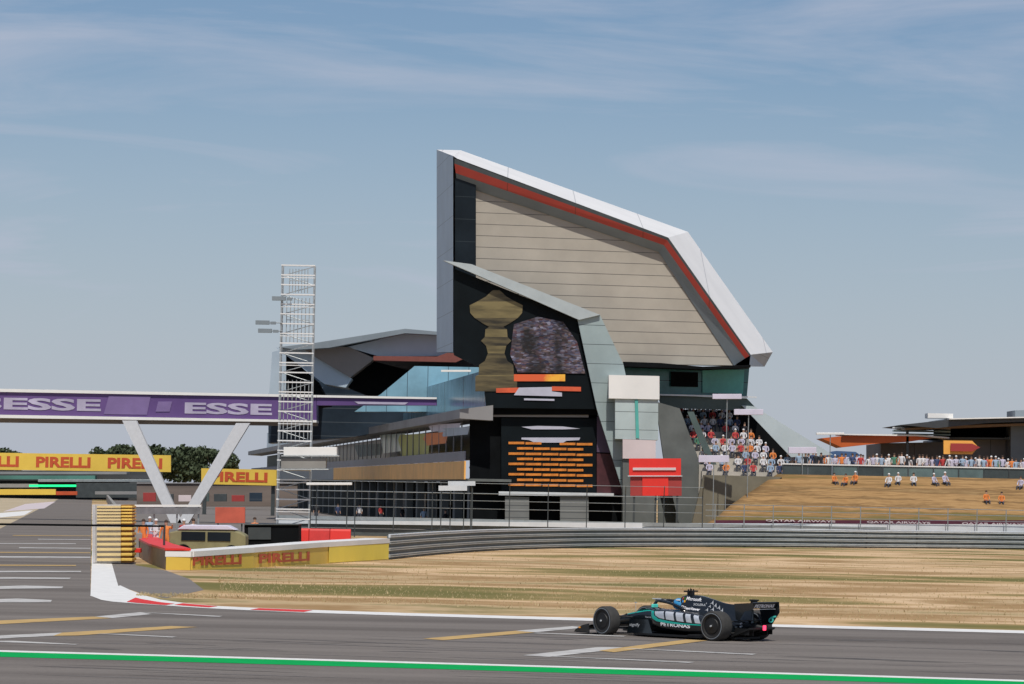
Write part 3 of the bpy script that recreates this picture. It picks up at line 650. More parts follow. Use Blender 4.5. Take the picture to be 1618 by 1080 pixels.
bpol([(XL, yl(XL, 660.1, 666.3)), (XR, yl(XR, 660.1, 666.3)), (XR, yl(XR, 666.6, 671.4)), (XL, yl(XL, 666.6, 671.4))], 0.1, 2.8, 'underside_beam', M['brown_soffit'])
bu = (P(435, 622.4+0, Db(435))-P(0, 613.8, Db(0))).normalized()
def btxt(t, px0, px1, y, h, m):
    c = P((px0+px1)/2, y, Db((px0+px1)/2)-0.02); w = (P(px1, y, Db(px1))-P(px0, y, Db(px0))).length
    put_text(t, c, bu, Vector((0, 0, 1)), w, h/18.2, 'panel_lettering', m, pb, bold=0.035)
btxt('ESSESSE', -110, 160, 637.5, 19, M['letter_lilac'])
btxt('ESSE', 292, 430, 645.5, 18, M['letter_lilac'])
bpol([(172, 625), (238, 626), (232, 655), (164, 654)], -0.05, 0.08, 'panel_emblem', M['lilac_dim'], pb)
bpol([(250, 634), (272, 634), (268, 650), (246, 650)], -0.06, 0.08, 'panel_emblem', M['lilac_dim'], pb)
LK = thing('link_walkway', Vector((P(600, 640, Db(600)).x, Db(600), 0)), 'thin white topped purple link strip between the mast and the blue glass wall', 'walkway')
bpol([(500.5, 623.8), (690, 627.4), (690, 630.4), (500.5, 627.4)], -0.2, 1.6, 'top_rail', M['shell_white'], LK)
bpol([(500.5, 627.5), (690, 630.5), (690, 640), (500.5, 640)], 0, 1.4, 'side_strip', M['purple'], LK)
bpol([(560, 634), (645, 635.5), (640, 639), (566, 638)], -0.05, .08, 'pale_mark', M['letter_lilac'], LK)
simple('leg_white', (0.60, 0.61, 0.63), 0.5, var=0.06)
for (xt, yt, w) in ((204, 664, 11), (384, 668, 11)):
    xb = 283; f = MB(); y2 = 836
    f.prism([P(xt-w, yt, 301), P(xt+w, yt, 301), P(xb+w*.8, y2, 301), P(xb-w*.8, y2, 301)], (0, 1.0, 0)); f.build('leg', M['leg_white'], BR)
for (xt, xb) in ((-90, -150), (-210, -150)):
    f = MB(); f.prism([P(xt-13, 662, 301), P(xt+13, 662, 301), P(xb+10, 834, 301), P(xb-10, 834, 301)], (0, 1.0, 0)); f.build('leg', M['leg_white'], BR)
# far yellow gantry
def pirelli_banner(name, x0, y0, x1, y1, h0, h1, D, label, cat, posts=(), reps=2, parent=None, gap=0.12, txt_h=0.62):
    t = thing(name, Vector((P((x0+x1)/2, y0, D).x, D, 0)), label, cat) if parent is None else parent
    mb = MB(); mb.prism([P(x0, y0, D), P(x1, y1, D), P(x1, y1+h1, D), P(x0, y0+h0, D)], (0, 0.5, 0)); b = mb.build('banner', M['banner_yellow'], t)
    ux = (P(x1, y1, D)-P(x0, y0, D)); w = ux.length/reps; hh = h0/F_PX*D; ux.normalize()
    for k in range(reps):
        c = P(x0, y0+h0/2, D)+ux*(w*(k+.5)); c.y -= 0.02
        put_text('PIRELLI', c, ux, (0, 0, 1), w*(1-2*gap), hh*txt_h, 'lettering', M['banner_red'], b, bold=0.04)
    for px in posts:
        f = MB(); q = P(px, y0+h0/2, D+0.8); f.box((q.x, q.y, q.z/2), (0.4, 0.4, q.z)); f.build('post', M['steel_dark'], t)
    return t
pirelli_banner('track_gantry', -70, 714, 270, 719, 27, 26.5, 560, 'far yellow gantry with red lettering across the straight under the purple bridge', 'gantry', posts=(-60, 252), reps=3)
pirelli_banner('yellow_banner', 318, 739.5, 437, 742, 25, 25, 385, 'shorter yellow banner with red lettering between the V legs and the mast', 'banner', posts=(324, 432), reps=1)
# lattice mast
MT = thing('lattice_mast', Vector((P(464, 800, 230).x, 230, 0)), 'tall lattice mast with bright horizontal rungs standing in front of the pit building', 'mast')
def mast():
    base = P(464, 840, 230); top = P(464, 419, 230); cx = MT.location.x; H = top.z; hw = 1.06
    M['rung'] = mat('rung', (0.80, 0.79, 0.77), 0.35, metal=0.2, var=0.05)
    M['mast_steel'] = mat('mast_steel', (0.42, 0.45, 0.46), 0.45, metal=0.4, var=0.12)
    for sx_ in (-1, 1):
        for sy in (-1, 1):
            f = MB(); f.tube((cx+sx_*hw, 230+sy*.6, 0), (cx+sx_*hw, 230+sy*.6, H), .045); f.build('mast_leg', M['mast_steel'], MT)
    n = 28; dz = H/n
    for k in range(1, n+1):
        z = k*dz-0.03; f = MB(); f.box((cx, 230-.62, z), (2*hw+.12, .07, .085)); 
        if k % 3 == 0: f.box((cx, 230-.62, z-.17), (2*hw+.1, .05, .05))
        f.build('rung', M['rung'], MT)
    f = MB()
    for k in range(n):
        a, b = k*dz, (k+1)*dz; s = 1 if k % 2 else -1
        f.tube((cx-hw*s, 230.6, a), (cx+hw*s, 230.6, b), .03, 5)
        f.box((cx, 230.6, b), (2*hw, .05, .05))
        for sx_ in (-1, 1): f.tube((cx+sx_*hw, 229.4, a), (cx+sx_*hw, 230.6, b), .025, 5)
    f.build('bracing', M['mast_steel'], MT)
    # panels fixed inside the mast, cables
    for y0, y1, w in ((470, 540, .75), (600, 700, .82), (424, 462, .6)):
        f = MB(); za, zb = P(464, y1, 230).z, P(464, y0, 230).z
        for q in range(7): f.tube((cx-w+q*w/3, 230.2, za), (cx-w+q*w/3, 230.2, zb), .03, 5)
        f.box((cx, 230.2, (za+zb)/2), (2*w, .05, .05)); f.build('cable_run', M['mast_steel'], MT)
    for y, x0, x1, h in ((509, 404, 446, 5), (522, 408, 446, 5), (471, 430, 448, 5)):
        a = P(x0, y, 229.3); b = P(x1, y+1, 229.3); f = MB(); f.tube((a.x+.3, 229.3, a.z), (b.x, 229.3, a.z), .035, 6); f.box((a.x+.45, 229.3, a.z), (.9, .4, .26)); f.box((a.x+1.15, 229.3, a.z-.02), (.35, .3, .18)); f.build('side_camera', M['grey_trim'], MT)
mast()
def tbox(px0, py0, px1, py1, d, th, name, m, label=None, cat=None, group=None, parent=None, legs=False):
    mb = MB(); a = P(px0, py0, d); b = P(px1, py0, d); c = P(px1, py1, d); e = P(px0, py1, d)
    mb.prism([a, b, c, e], (0, th, 0)); 
    if legs:
        for x in (a.x+.1*(b.x-a.x), b.x-.1*(b.x-a.x)): mb.cur = 1; mb.box((x, d+th/2, e.z/2-.01), (.07, .07, e.z-.02))
    o = mb.build(name, [m, M['steel_dark']], parent, bevel=0.02 if th > .3 else 0)
    if label: tag(o, label, cat, group)
    return o
tbox(448, 706, 532, 719, 227.9, 1.3, 'light_smear_box', M['shell_white'], parent=MT); tbox(444, 719.5, 536, 721, 227.8, 1.5, 'smear_box_shelf', M['mast_steel'], parent=MT)  # pale box and shelf made up for a smear of lights
tbox(444, 724, 515, 740, 228.0, 1.2, 'light_smear_box', M['concrete'], parent=MT); tbox(441, 740.5, 519, 742, 227.9, 1.4, 'smear_box_shelf', M['mast_steel'], parent=MT)  # second made-up box and shelf for the smeared lights
tbox(484, 762, 556, 766, 226, .5, 'lamp_bar', M['shell_white'], 'thin white lamp bar low beside the mast under the orange banner', 'lamp', legs=True)
tbox(708, 760, 751, 767, 232, .3, 'direction_board', M['steel_light'], 'pale grey board, upper one of the two by the building corner', 'board', legs=True)
tbox(693, 767, 738, 775, 231, .3, 'direction_board', M['steel_light'], 'pale grey board, lower one of the two by the building corner', 'board', legs=True)
tbox(697, 584, 744, 587, 258, .3, 'strip_lamp', M['shell_white'], 'thin white strip lamp in front of the blue glass wall', 'lamp', parent=None)
# white loudspeaker bars on poles, on stand and terrace
for k, (x0, x1, y0, y1, d, lb) in enumerate([(1126, 1172, 622, 630, 255, 'white loudspeaker bar at the top of the grandstand'), (1160, 1206, 646, 655, 255, 'white loudspeaker bar on the right raking wall of the grandstand'), (1290, 1334, 683, 686.5, 268, 'thin white lamp bar left of the orange roof edge'), (1246, 1290, 706, 716, 262, 'white loudspeaker box at the foot of the grandstand wall'), (1104, 1152, 719, 730, 254, 'white box on the lower left corner of the grandstand')]):
    t = thing('loudspeaker', Vector((P((x0+x1)/2, y0, d).x, d, 0)), lb, 'loudspeaker')
    tbox(x0, y0, x1, y1, d, .4, 'housing', M['lilac'] if k != 2 else M['shell_white'], parent=t)
    c = P((x0+x1)/2, (y0+y1)/2, d+.2); f = MB(); f.tube((c.x, c.y, 0), c, .035); f.build('pole', M['steel'], t)
# red hoarding with a pale bar
rh = thing('red_hoarding', Vector((P(1035, 780, 254).x, 254, 0)), 'bright red hoarding with a pale bar in front of the glass stair tower', 'hoarding')
tbox(994, 724, 1076, 751, 254, .25, 'upper_panel', M['signal_red'], parent=rh)
tbox(996, 752.5, 1077, 783, 254.1, .25, 'lower_panel', M['dark_red'], parent=rh)
tbox(1015, 751.8, 1056, 783, 254.0, .08, 'lower_inset', M['signal_red'], parent=rh)
tbox(1000, 738.5, 1068, 742.5, 253.9, .1, 'pale_bar', M['pinkish'], parent=rh)
tbox(992, 751, 1078, 752.4, 253.9, .3, 'ledge', M['steel_light'], parent=rh)
for px in (1002, 1036, 1070): c = P(px, 783, 254.3); f = MB(); f.box((c.x, c.y, c.z/2), (.15, .15, c.z)); f.build('post', M['steel_dark'], rh)
# ================================================================== BARRIERS
# crash cushion at the pit entry
CC = thing('crash_barrier', Vector((P(180, 850, 149).x, 149, 0)), 'striped white and yellow crash barrier standing at the pit entry wall end', 'barrier')
def cushion():
    d = 149.0
    M['cream_block'] = mat('cream_block', (0.60, 0.52, 0.42), 0.6, var=0.08, scale=0.8)
    M['amber'] = mat('amber', (0.78, 0.50, 0.10), 0.6, var=0.1, scale=1)
    M['amber_pale'] = mat('amber_pale', (0.76, 0.58, 0.28), 0.6, var=0.08, scale=1)
    tbox(146.5, 797, 151, 889, d, 1.6, 'edge_post', M['worn_white_post'] if 'worn_white_post' in M else mat('post_pale', (0.52, 0.50, 0.49), 0.7), parent=CC)
    tbox(151, 797, 191, 889, d+.05, 1.5, 'face', mat('post_pale2', (0.44, 0.42, 0.40), 0.7), parent=CC)
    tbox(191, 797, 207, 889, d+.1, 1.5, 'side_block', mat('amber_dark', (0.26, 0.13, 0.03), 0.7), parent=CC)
    ys = [799, 804, 809, 814, 819, 824]+[833+i*8.1 for i in range(7)]
    for i, y in enumerate(ys):
        h = 3.0 if i < 6 else 4.4
        tbox(153, y, 190.8, y+h, d-.03, .1, 'pale_band', M['amber_pale'], parent=CC)
        tbox(191.2, y, 209, y+h, d-.02, 1.62, 'amber_band', M['amber'], parent=CC)
cushion()
# pit wall running up the straight
pw = MB(); a = G(212, 880); b = G(168, 792)
dv = (b-a).normalized(); nv = Vector((dv.y, -dv.x, 0))
pw.hexa([a, a+nv*.35, a+nv*.35+Vector((0, 0, 1.1)), a+Vector((0, 0, 1.1))], [b, b+nv*.35, b+nv*.35+Vector((0, 0, 1.1)), b+Vector((0, 0, 1.1))])
tag(pw.build('pit_wall', M['concrete']), 'long low concrete pit wall running up beside the straight behind the striped barrier', 'wall')
# yellow tyre barrier with lettering
def yb_pts():  # (px, y_top_of_white, y_bottom)
    return [(236, 876, 893), (262, 874.5, 900), (300, 872, 900.5), (400, 864.5, 897), (500, 857, 891), (614, 850.5, 884)]
YB = thing('banner_barrier', G(430, 896), 'low yellow barrier with red lettering and a white top at the inside of the corner', 'barrier')
def ybar():
    pts = yb_pts(); mbw = MB(); mby = MB(); mbb = MB()
    base = [G(x, yb) for x, yt, yb in pts]; tops = [P(x, yt, g.y).z for (x, yt, yb), g in zip(pts, base)]
    n = len(base)
    dirs = [(base[min(i+1, n-1)]-base[max(i-1, 0)]).normalized() for i in range(n)]; nr = [Vector((-d.y, d.x, 0)) for d in dirs]
    tops = [1.02]*n if False else [max(0.75, t) for t in tops]
    wh = 0.22
    ringsY = [[b, b+q*1.1, b+q*1.1+Vector((0, 0, t-wh)), b+Vector((0, 0, t-wh))] for b, q, t in zip(base, nr, tops)]
    ringsW = [[b+Vector((0, 0, t-wh+.002))-q*.04, b+q*1.15+Vector((0, 0, t-wh+.002)), b+q*1.15+Vector((0, 0, t)), b-q*.04+Vector((0, 0, t))] for b, q, t in zip(base, nr, tops)]
    mby.loft(ringsY[1:]); y = mby.build('yellow_face', M['banner_yellow'], YB)
    mbw.loft(ringsW[1:]); mbw.build('white_top', M['shell_white'], YB)
    # return end, curving away towards the pit lane, shading put into its brown, red cap
    e = [base[1], G(236, 890), G(214, 876), G(208, 870)]
    mbe = MB(); mbe.loft([[b, b+Vector((.9, .5, 0)), b+Vector((.9, .5, .78)), b+Vector((0, 0, .78))] for b in e]); mbe.build('return_end', mat('end_shade_brown', (0.30, 0.19, 0.10), 0.7, var=.15), YB)
    mbr = MB(); mbr.loft([[b+Vector((-.05, -.05, .785)), b+Vector((.95, .5, .785)), b+Vector((.95, .5, 0.87)), b+Vector((-.05, -.05, 0.87))] for b in e]); mbr.build('red_cap', M['signal_red'], YB)
    # bright end panel and lettering
    def face_pt(s, z):  # s along 0..1 between pts index 2..5
        k = s*(n-1); i = min(int(k), n-2); f = k-i; b = base[i].lerp(base[i+1], f); q = nr[i].lerp(nr[i+1], f); return b - q*.03 + Vector((0, 0, z))
    for s0, s1 in ((.405, .56), (.615, .775)):
        vs, fs = text_fit('PIRELLI', 1, 1, bold=0.04, extrude=0.0)
        mb = MB(); mb.add([face_pt(s0+(s1-s0)*(v.x+.5), .38+v.y*.40) for v in vs], fs); mb.build('lettering', M['banner_red'], y)
    mb = MB(); p = [face_pt(.83+i*.0168, 0.03) for i in range(11)]; q = [v+Vector((0, 0, .74)) for v in p]
    mb.add(p+q, [(i, i+1, 12+i, 11+i) for i in range(10)]); mb.build('bright_panel', M['banner_bright'], y)
ybar()
# guardrails: stacked beams on posts
def smooth_path(pts, n=60):
    pts = [Vector(p) for p in pts]; out = []
    for i in range(len(pts)-1):
        p0 = pts[max(i-1, 0)]; p1 = pts[i]; p2 = pts[i+1]; p3 = pts[min(i+2, len(pts)-1)]
        for k in range(n//(len(pts)-1)):
            t = k/(n//(len(pts)-1)); out.append(0.5*((2*p1)+(-p0+p2)*t+(2*p0-5*p1+4*p2-p3)*t*t+(-p0+3*p1-3*p2+p3)*t**3))
    out.append(pts[-1]); return out
simple('rail_silver', (0.50, 0.53, 0.53), 0.4, metal=0.35, var=0.12, scale=1.2)
def guardrail(name, gpts, ht, nb, label, group, m_top, m_beam):
    path = smooth_path(gpts); mid = path[len(path)//2]
    t = thing(name, Vector((mid.x, mid.y, 0)), label, 'guardrail', group)
    bh = ht/nb
    for k in range(nb):
        z = bh*k+0.10; h = bh*0.52
        pr = [(-.02, 0), (.06, h*.12), (.06, h*.32), (-.02, h*.48), (.06, h*.64), (.06, h*.86), (-.02, h), (-.06, h), (-.06, 0)]
        mb = MB(); mb.sweep(path, [(u, z+zz) for u, zz in pr]); mb.build('beam', m_top if k == nb-1 else m_beam, t, smooth=False)
    mb = MB(); mb.sweep(path, [(-.09, .02), (-.13, .02), (-.13, ht-.1), (-.09, ht-.1)]); mb.build('gap_shade', simple('rail_gap_shade', (0.13, 0.15, 0.15), 0.6, var=.2) if 'rail_gap_shade' not in M else M['rail_gap_shade'], t)  # dark sheet painting the shade in the gaps between beams
    L_ = 0; last = None; cnt = 0
    for a, b in zip(path[:-1], path[1:]):
        L_ += (b-a).length
        if L_ > 3.2 and cnt < 95:
            L_ = 0; cnt += 1; d = (b-a).normalized(); q = Vector((-d.y, d.x, 0)); mb = MB(); c = b+q*.16; mb.box((c.x, c.y, ht/2-.03), (.12, .14, ht-.06), math.atan2(d.y, d.x)); mb.build('post', M['steel_dark'], t)
    return t
g1 = [G(615, 884), G(700, 875.5), G(800, 869), G(950, 865), G(1150, 864), G(1400, 866), G(1618, 868), G(2100, 874)]
guardrail('guardrail', g1, 1.28, 4, 'grey steel guardrail of stacked beams curving from the yellow barrier to the right', 'guardrails', M['steel_light'], M['rail_silver'])
g2 = [P(440, 800, 246), P(700, 800, 246), P(1100, 800, 243), P(1618, 800, 243), P(2100, 800, 243)]
for v in g2: v.z = 0
# the rear guardrail: pale band wall
GR2 = thing('rear_guardrail', Vector((g2[2].x, 243, 0)), 'straight pale guardrail wall behind the curved guardrail and in front of the pit building', 'guardrail', None)
pth = smooth_path(g2)
M['rail_dark'] = mat('rail_dark', (0.085, 0.10, 0.10), 0.5, metal=.2, var=.15)
for z0_, z1_, m_ in ((0.0, .5, M['rail_dark']), (.55, 1.05, M['rail_dark']), (1.09, 1.35, M['steel'])):
    mb = MB(); mb.sweep(pth, [(0, z0_), (.10, z0_), (.10, z1_), (0, z1_)]); mb.build('beam', m_, GR2)
mb = MB(); tl = [(440, 821.5, 826.5, 246), (700, 823.3, 829.5, 246), (1000, 826, 834.5, 243.6), (1300, 826.8, 838, 243), (1618, 828.5, 841.5, 243), (2100, 837, 851, 243)]
mb.loft([[P(x, y1, d-.25), P(x, y1, d-.05), P(x, y0, d-.05), P(x, y0, d-.25)] for x, y0, y1, d in tl]); mb.build('white_top_rail', M['steel_light'], GR2)
# maroon banner strip over the rear guardrail on the right
mb_ = thing('maroon_banner', Vector((P(1400, 820, 244).x, 244, 0)), 'long narrow maroon banner with small white letters at the foot of the dry bank', 'banner')
MBN = tbox(1130, 821.5, 2000, 837.5, 243.6, .12, 'banner_cloth', M['maroon'], parent=mb_)
MBN.name = 'banner_cloth'
for c0, c1 in ((1210, 1320), (1370, 1470), (1520, 1620)):
    c = P((c0+c1)/2, 825.0+((c0+c1)/2-1400)*.016, 243.5); put_text('QATAR AIRWAYS', c, (1, 0, 0), (0, 0, 1), (c1-c0)/22.6, .17, 'banner_lettering', M['pinkish'], mb_)
# debris fence: posts and cables in front of the building
DF = thing('debris_fence', Vector((P(900, 800, 240).x, 240, 0)), 'debris fence of thin posts and steel cables in front of the pit building', 'fence')
for k in range(11):
    c = P(500+k*61, 800, 240); f = MB(); f.tube((c.x, 240, 0), (c.x, 240, 3.3), .035); f.tube((c.x, 240, 3.3), (c.x, 239.4, 3.9), .03); f.build('post', M['steel_dark'], DF)
for z in (2.1, 2.65, 3.15, 3.85):
    a = P(490, 800, 240 if z < 3.5 else 239.4); b = P(1110, 800, 240); f = MB(); f.tube((a.x, a.y, z), (b.x, a.y, z), .018 if z != 3.15 else .03, 5); f.build('cable', M['steel'], DF)
BF = thing('bank_fence', Vector((P(1400, 800, 242).x, 242, 0)), 'low wire fence along the foot of the dry bank', 'fence')
for k in range(14):
    c = P(1130+k*46, 800, 242); f = MB(); f.tube((c.x, 242, 0), (c.x, 242, 2.75), .035); f.build('post', M['steel'], BF)
for z in (1.9, 2.3, 2.7):
    a = P(1115, 800, 242); b = P(1780, 800, 242); f = MB(); f.tube((a.x, 242, z), (b.x, 242, z), .022, 5); f.build('wire', M['steel'], BF)
# terrace railing: white handrail with glass panes
RL = thing('terrace_railing', Vector((P(1400, 740, 262.5).x, 262.5, 5.0)), 'white topped railing with pale glass panes along the top of the bank', 'railing')
za = P(1400, 735.6, 262.5).z
a = P(1236, 740, 262.5); b = P(1900, 740, 262.5)
mb = MB(); mb.box(((a.x+b.x)/2, 262.5, za), (b.x-a.x, .10, .09)); mb.build('handrail', M['shell_white'], RL)
k = 0; x = a.x
gl = [M['pale_green_glass'], mat('rail_glass', (0.10, 0.15, 0.15), 0.15, var=0.4, scale=0.4), mat('rail_glass_dark', (0.045, 0.06, 0.062), 0.15, var=0.4, scale=0.4)]
rr = random.Random(5)
while x < b.x-1.5:
    mb = MB(); mb.box((x+.95, 262.55, (za+4.7)/2), (1.8, .03, za-4.7-.1)); mb.build('glass_pane', gl[0] if k in (14, 15, 16) else rr.choice(gl[1:]), RL)
    mb = MB(); mb.box((x, 262.5, (za+5.0)/2-.1), (.06, .06, za-5.0+.1)); mb.build('post', M['steel_dark'], RL); x += 1.9; k += 1
# far end of the straight: stand, walls, hoardings, lamp board
FS = thing('far_grandstand', Vector((P(110, 770, 640).x, 640, 0)), 'distant low grandstand with green roof strip behind the far gantry', 'grandstand')
tbox(-200, 743, 250, 790, 640, 8, 'back_wall', mat('far_dark', (0.05, 0.055, 0.06), 0.8, var=0.6, scale=0.15, stretch=(.3, 1, 2)), parent=FS)
tbox(-200, 745, 200, 749, 634, 5, 'roof', M['roof_grey'], parent=FS)
tbox(-200, 751, 150, 757, 632, 3, 'green_fascia', mat('far_green', (0.06, 0.17, 0.14), 0.6, var=0.4, scale=.1), parent=FS)
tbox(60, 757, 250, 761, 631, 2, 'grey_fascia', M['steel'], parent=FS)
tbox(-200, 764, 60, 770, 631, 2, 'lower_wall', M['concrete'], parent=FS)
tbox(120, 763, 300, 786, 620, 4, 'dark_wall', M['steel_dark'], parent=FS)
tbox(150, 776, 320, 781, 600, .5, 'fence_band', M['roof_grey'], parent=FS)
PBk = thing('paddock_wall', Vector((P(340, 780, 470).x, 470, 0)), 'long brownish grey wall behind the V support under the shorter yellow banner', 'wall')
tbox(216, 764, 470, 800, 470, 1.2, 'wall_face', simple('wall_brown', (0.17, 0.135, 0.115), 0.8, var=.35, scale=.15, stretch=(.3, 1, 3)), parent=PBk); tbox(216, 762, 470, 764, 469.8, 1.6, 'wall_coping', M['roof_grey'], parent=PBk)
for q, mk in enumerate(['dark_red', 'steel_dark', 'pinkish', 'green_grey', 'steel_dark', 'dark_red', 'navy_glass']): tbox(226+q*28, 778+q % 3*2, 246+q*28, 792, 466, .6, 'wall_panel', M[mk], parent=PBk)
o = tbox(46, 765.5, 120, 768.8, 590, .4, 'light_panel', M['green_lamp'], 'glowing green light panel over the far end of the straight', 'light panel', legs=False)
f = thing('yellow_hoarding', Vector((P(40, 780, 600).x, 600, 0)), 'distant low yellow hoarding with a red end at the far left of the straight', 'hoarding')
tbox(-300, 772.5, 88, 781.5, 600, .5, 'yellow_panel', M['banner_yellow'], parent=f); tbox(88.2, 776, 122, 781.8, 600, .5, 'red_panel', M['banner_red'], parent=f)
# clutter behind the pit entry
tb = thing('tape_barrier', Vector((P(270, 800, 175).x, 175, 0)), 'white topped temporary barrier behind the foot of the V legs', 'barrier')
tbox(205, 797, 318, 800.5, 175, .12, 'top_rail', M['shell_white'], parent=tb)
tbox(208, 801, 316, 812, 175.03, .05, 'mesh_panel', mat('mesh_grey', (0.18, 0.18, 0.19), 0.7, var=.3, scale=1.5), parent=tb)
for px in (208, 244, 280, 314): c = P(px, 800, 175.2); f = MB(); f.box((c.x, c.y, c.z/2), (.08, .08, c.z)); f.build('post', M['steel'], tb)
tbox(340, 801, 387, 826, 171, .3, 'orange_board', mat('orange_board', (0.50, 0.10, 0.06), 0.6, var=.2, scale=1.2), 'orange red board standing behind the olive vehicle', 'board', legs=True)
tbox(205, 866, 222, 873, 152, .6, 'red_block', M['signal_red'], 'small red block at the end of the yellow barrier', 'block')
# dark generator box and red water barrier
gb_ = thing('generator_box', Vector((P(425, 850, 172).x, 172, 0)), 'matt black equipment box behind the yellow barrier left of the red block', 'box')
tbox(386, 829.5, 472, 900, 172, 2.2, 'housing', M['black'], parent=gb_); tbox(392, 833, 428, 852, 171.94, .05, 'vent_panel', M['steel_dark'], parent=gb_); tbox(386, 827.5, 472, 829.5, 171.9, 2.3, 'lid', M['steel_dark'], parent=gb_)
wb = thing('water_barrier', Vector((P(504, 850, 178).x, 178, 0)), 'bright red plastic barrier behind the yellow barrier at the foot of the mast', 'barrier')
for q in range(3):
    x0 = 456+q*33; f = MB(); A = P(x0, 834+q*.6, 178); B = P(x0+32.5, 834.6+q*.6, 178); za_ = A.z
    rg = [[Vector((A.x, 178-w/2, z)), Vector((A.x, 178+w/2, z)), Vector((B.x, 178+w/2, z)), Vector((B.x, 178-w/2, z))] for z, w in ((0, 1.0), (.25, .95), (.45, .6), (za_-.1, .42), (za_, .35))]
    f.loft(rg); f.build('barrier_unit', M['signal_red'] if q != 1 else mat('red2', (0.60, .035, .03), .5), wb, bevel=.02)
# olive vehicle with pale roof
OV = thing('utility_vehicle', Vector((P(330, 850, 160).x, 160, 0)), 'olive green utility vehicle with pale lilac roof behind the yellow barrier', 'vehicle')
def vehicle():
    px = 5500/160; cx = OV.location.x; zt_ = P(330, 829, 160).z; sc_ = 1
    w = 3.4; f = MB()
    prof = [(-1.75, .45), (-1.75, 1.25), (-1.3, zt_-.25), (1.15, zt_-.22), (1.5, 1.3), (1.75, 1.15), (1.75, .45)]
    f.hexa([Vector((cx+x, 159.3, z)) for x, z in prof], [Vector((cx+x, 161.0, z)) for x, z in prof]); f.build('body', M['olive'], OV, bevel=.06)
    f = MB(); f.hexa([Vector((cx+x, 159.25, z)) for x, z in ((-1.4, zt_-.22), (-1.1, zt_-.02), (.9, zt_), (1.3, zt_-.2))], [Vector((cx+x, 161.05, z)) for x, z in ((-1.4, zt_-.22), (-1.1, zt_-.02), (.9, zt_), (1.3, zt_-.2))]); f.build('roof', M['lilac'], OV, bevel=.03)
    for x0, x1 in ((-1.2, -.1), (.0, 1.05)):
        f = MB(); f.box((cx+(x0+x1)/2, 159.28, zt_-.52), (x1-x0, .04, .4)); f.build('window', M['dark_glass'], OV)
    for x in (-1.1, 1.1):
        for y in (159.4, 160.9):
            f = MB(); f.tube((cx+x, y-.12, .36), (cx+x, y+.12, .36), .36, 20); f.build('wheel', M['black'], OV)
vehicle()
# cable across the straight
cb = MB(); pts = [P(-60+40*i, 828.2+40*i*.012-1.0, 147.5) for i in range(9)]; cb.path(pts, .05, 6)
tag(cb.build('overhead_cable', M['black']), 'black cable stretched across the straight in front of the striped barrier', 'cable')
cbp = MB(); cbp.tube((P(-60, 828, 147.5).x, 147.5, 0), P(-60, 826, 147.5), .08); tag(cbp.build('cable_post', M['steel_dark']), 'dark post holding the black cable just outside the left edge', 'post')
cbp = MB(); cbp.tube((P(260, 828, 147.5).x, 147.5, 0), P(260, 829, 147.5), .05); tag(cbp.build('cable_post', M['steel_dark']), 'thin post holding the black cable right of the striped barrier', 'post')
# ================================================================== PEOPLE
def skin_person(pose):
    """one continuous skinned body facing -Y, feet at z=0 (seat at z=0 for 'sit')"""
    if pose == 'sit':
        J = dict(pel=(0, 0, .10, .15), bel=(0, .0, .28, .13), che=(0, -.01, .48, .155), nek=(0, -.02, .64, .055), hed=(0, -.03, .76, .095), hdt=(0, -.03, .86, .075))
        legs = lambda s: [(s*.11, -.05, .08, .095), (s*.13, -.42, .10, .068), (s*.13, -.46, -.32, .045), (s*.13, -.58, -.36, .038)]
        arms = lambda s: [(s*.19, 0, .56, .06), (s*.24, -.08, .32, .046), (s*.14, -.32, .20, .034), (s*.11, -.38, .19, .034)]
    else:
        J = dict(pel=(0, 0, .95, .145), bel=(0, 0, 1.12, .125), che=(0, 0, 1.32, .155), nek=(0, 0, 1.50, .055), hed=(0, -.01, 1.61, .095), hdt=(0, 0, 1.70, .075))
        legs = lambda s: [(s*.10, 0, .86, .098), (s*.12, -.01*s, .48, .066), (s*.13, .02, .09, .045), (s*.14, -.13, .05, .04)]
        if pose == 'point': arms = lambda s: [(s*.20, 0, 1.43, .06), (s*.27, -.05 if s > 0 else 0, 1.18 if s < 0 else 1.35, .046), (s*.30 if s < 0 else .30, -.12 if s < 0 else -.28, .95 if s < 0 else 1.50, .034), (s*.30 if s < 0 else .30, -.15 if s < 0 else -.36, .86 if s < 0 else 1.56, .034)]
        elif pose == 'fold': arms = lambda s: [(s*.20, 0, 1.43, .06), (s*.27, -.03, 1.17, .046), (s*.08, -.22, 1.15, .036), (s*.0+s*.02, -.24, 1.17, .034)]
        else: arms = lambda s: [(s*.20, 0, 1.43, .06), (s*.26, .02, 1.16, .046), (s*.25, -.08, .92, .033), (s*.25, -.11, .83, .034)]
    V = []; E = []; Rr = []
    def addv(p): V.append(p[:3]); Rr.append(p[3]); return len(V)-1
    ids = [addv(J[k]) for k in ('pel', 'bel', 'che', 'nek', 'hed', 'hdt')]
    E += [(ids[i], ids[i+1]) for i in range(5)]
    for s in (-1, 1):
        pr = ids[0]
        for p in legs(s): q = addv(p); E.append((pr, q)); pr = q
        pr = ids[2]
        for p in arms(s): q = addv(p); E.append((pr, q)); pr = q
    me = bpy.data.meshes.new('b'); me.from_pydata(V, E, []); o = bpy.data.objects.new('b', me); COL.objects.link(o)
    o.modifiers.new('s', 'SKIN'); sv = me.skin_vertices[0].data
    for i, r in enumerate(Rr): sv[i].radius = (r, r*(.8 if i in (1, 2) else 1))
    sv[0].use_root = True
    ss = o.modifiers.new('u', 'SUBSURF'); ss.levels = 1; ss.render_levels = 1
    bpy.context.view_layer.update(); dg = bpy.context.evaluated_depsgraph_get()
    out = bpy.data.meshes.new_from_object(o.evaluated_get(dg)); bpy.data.objects.remove(o); return out
BASE = {p: skin_person(p) for p in ('stand', 'fold', 'point', 'sit')}
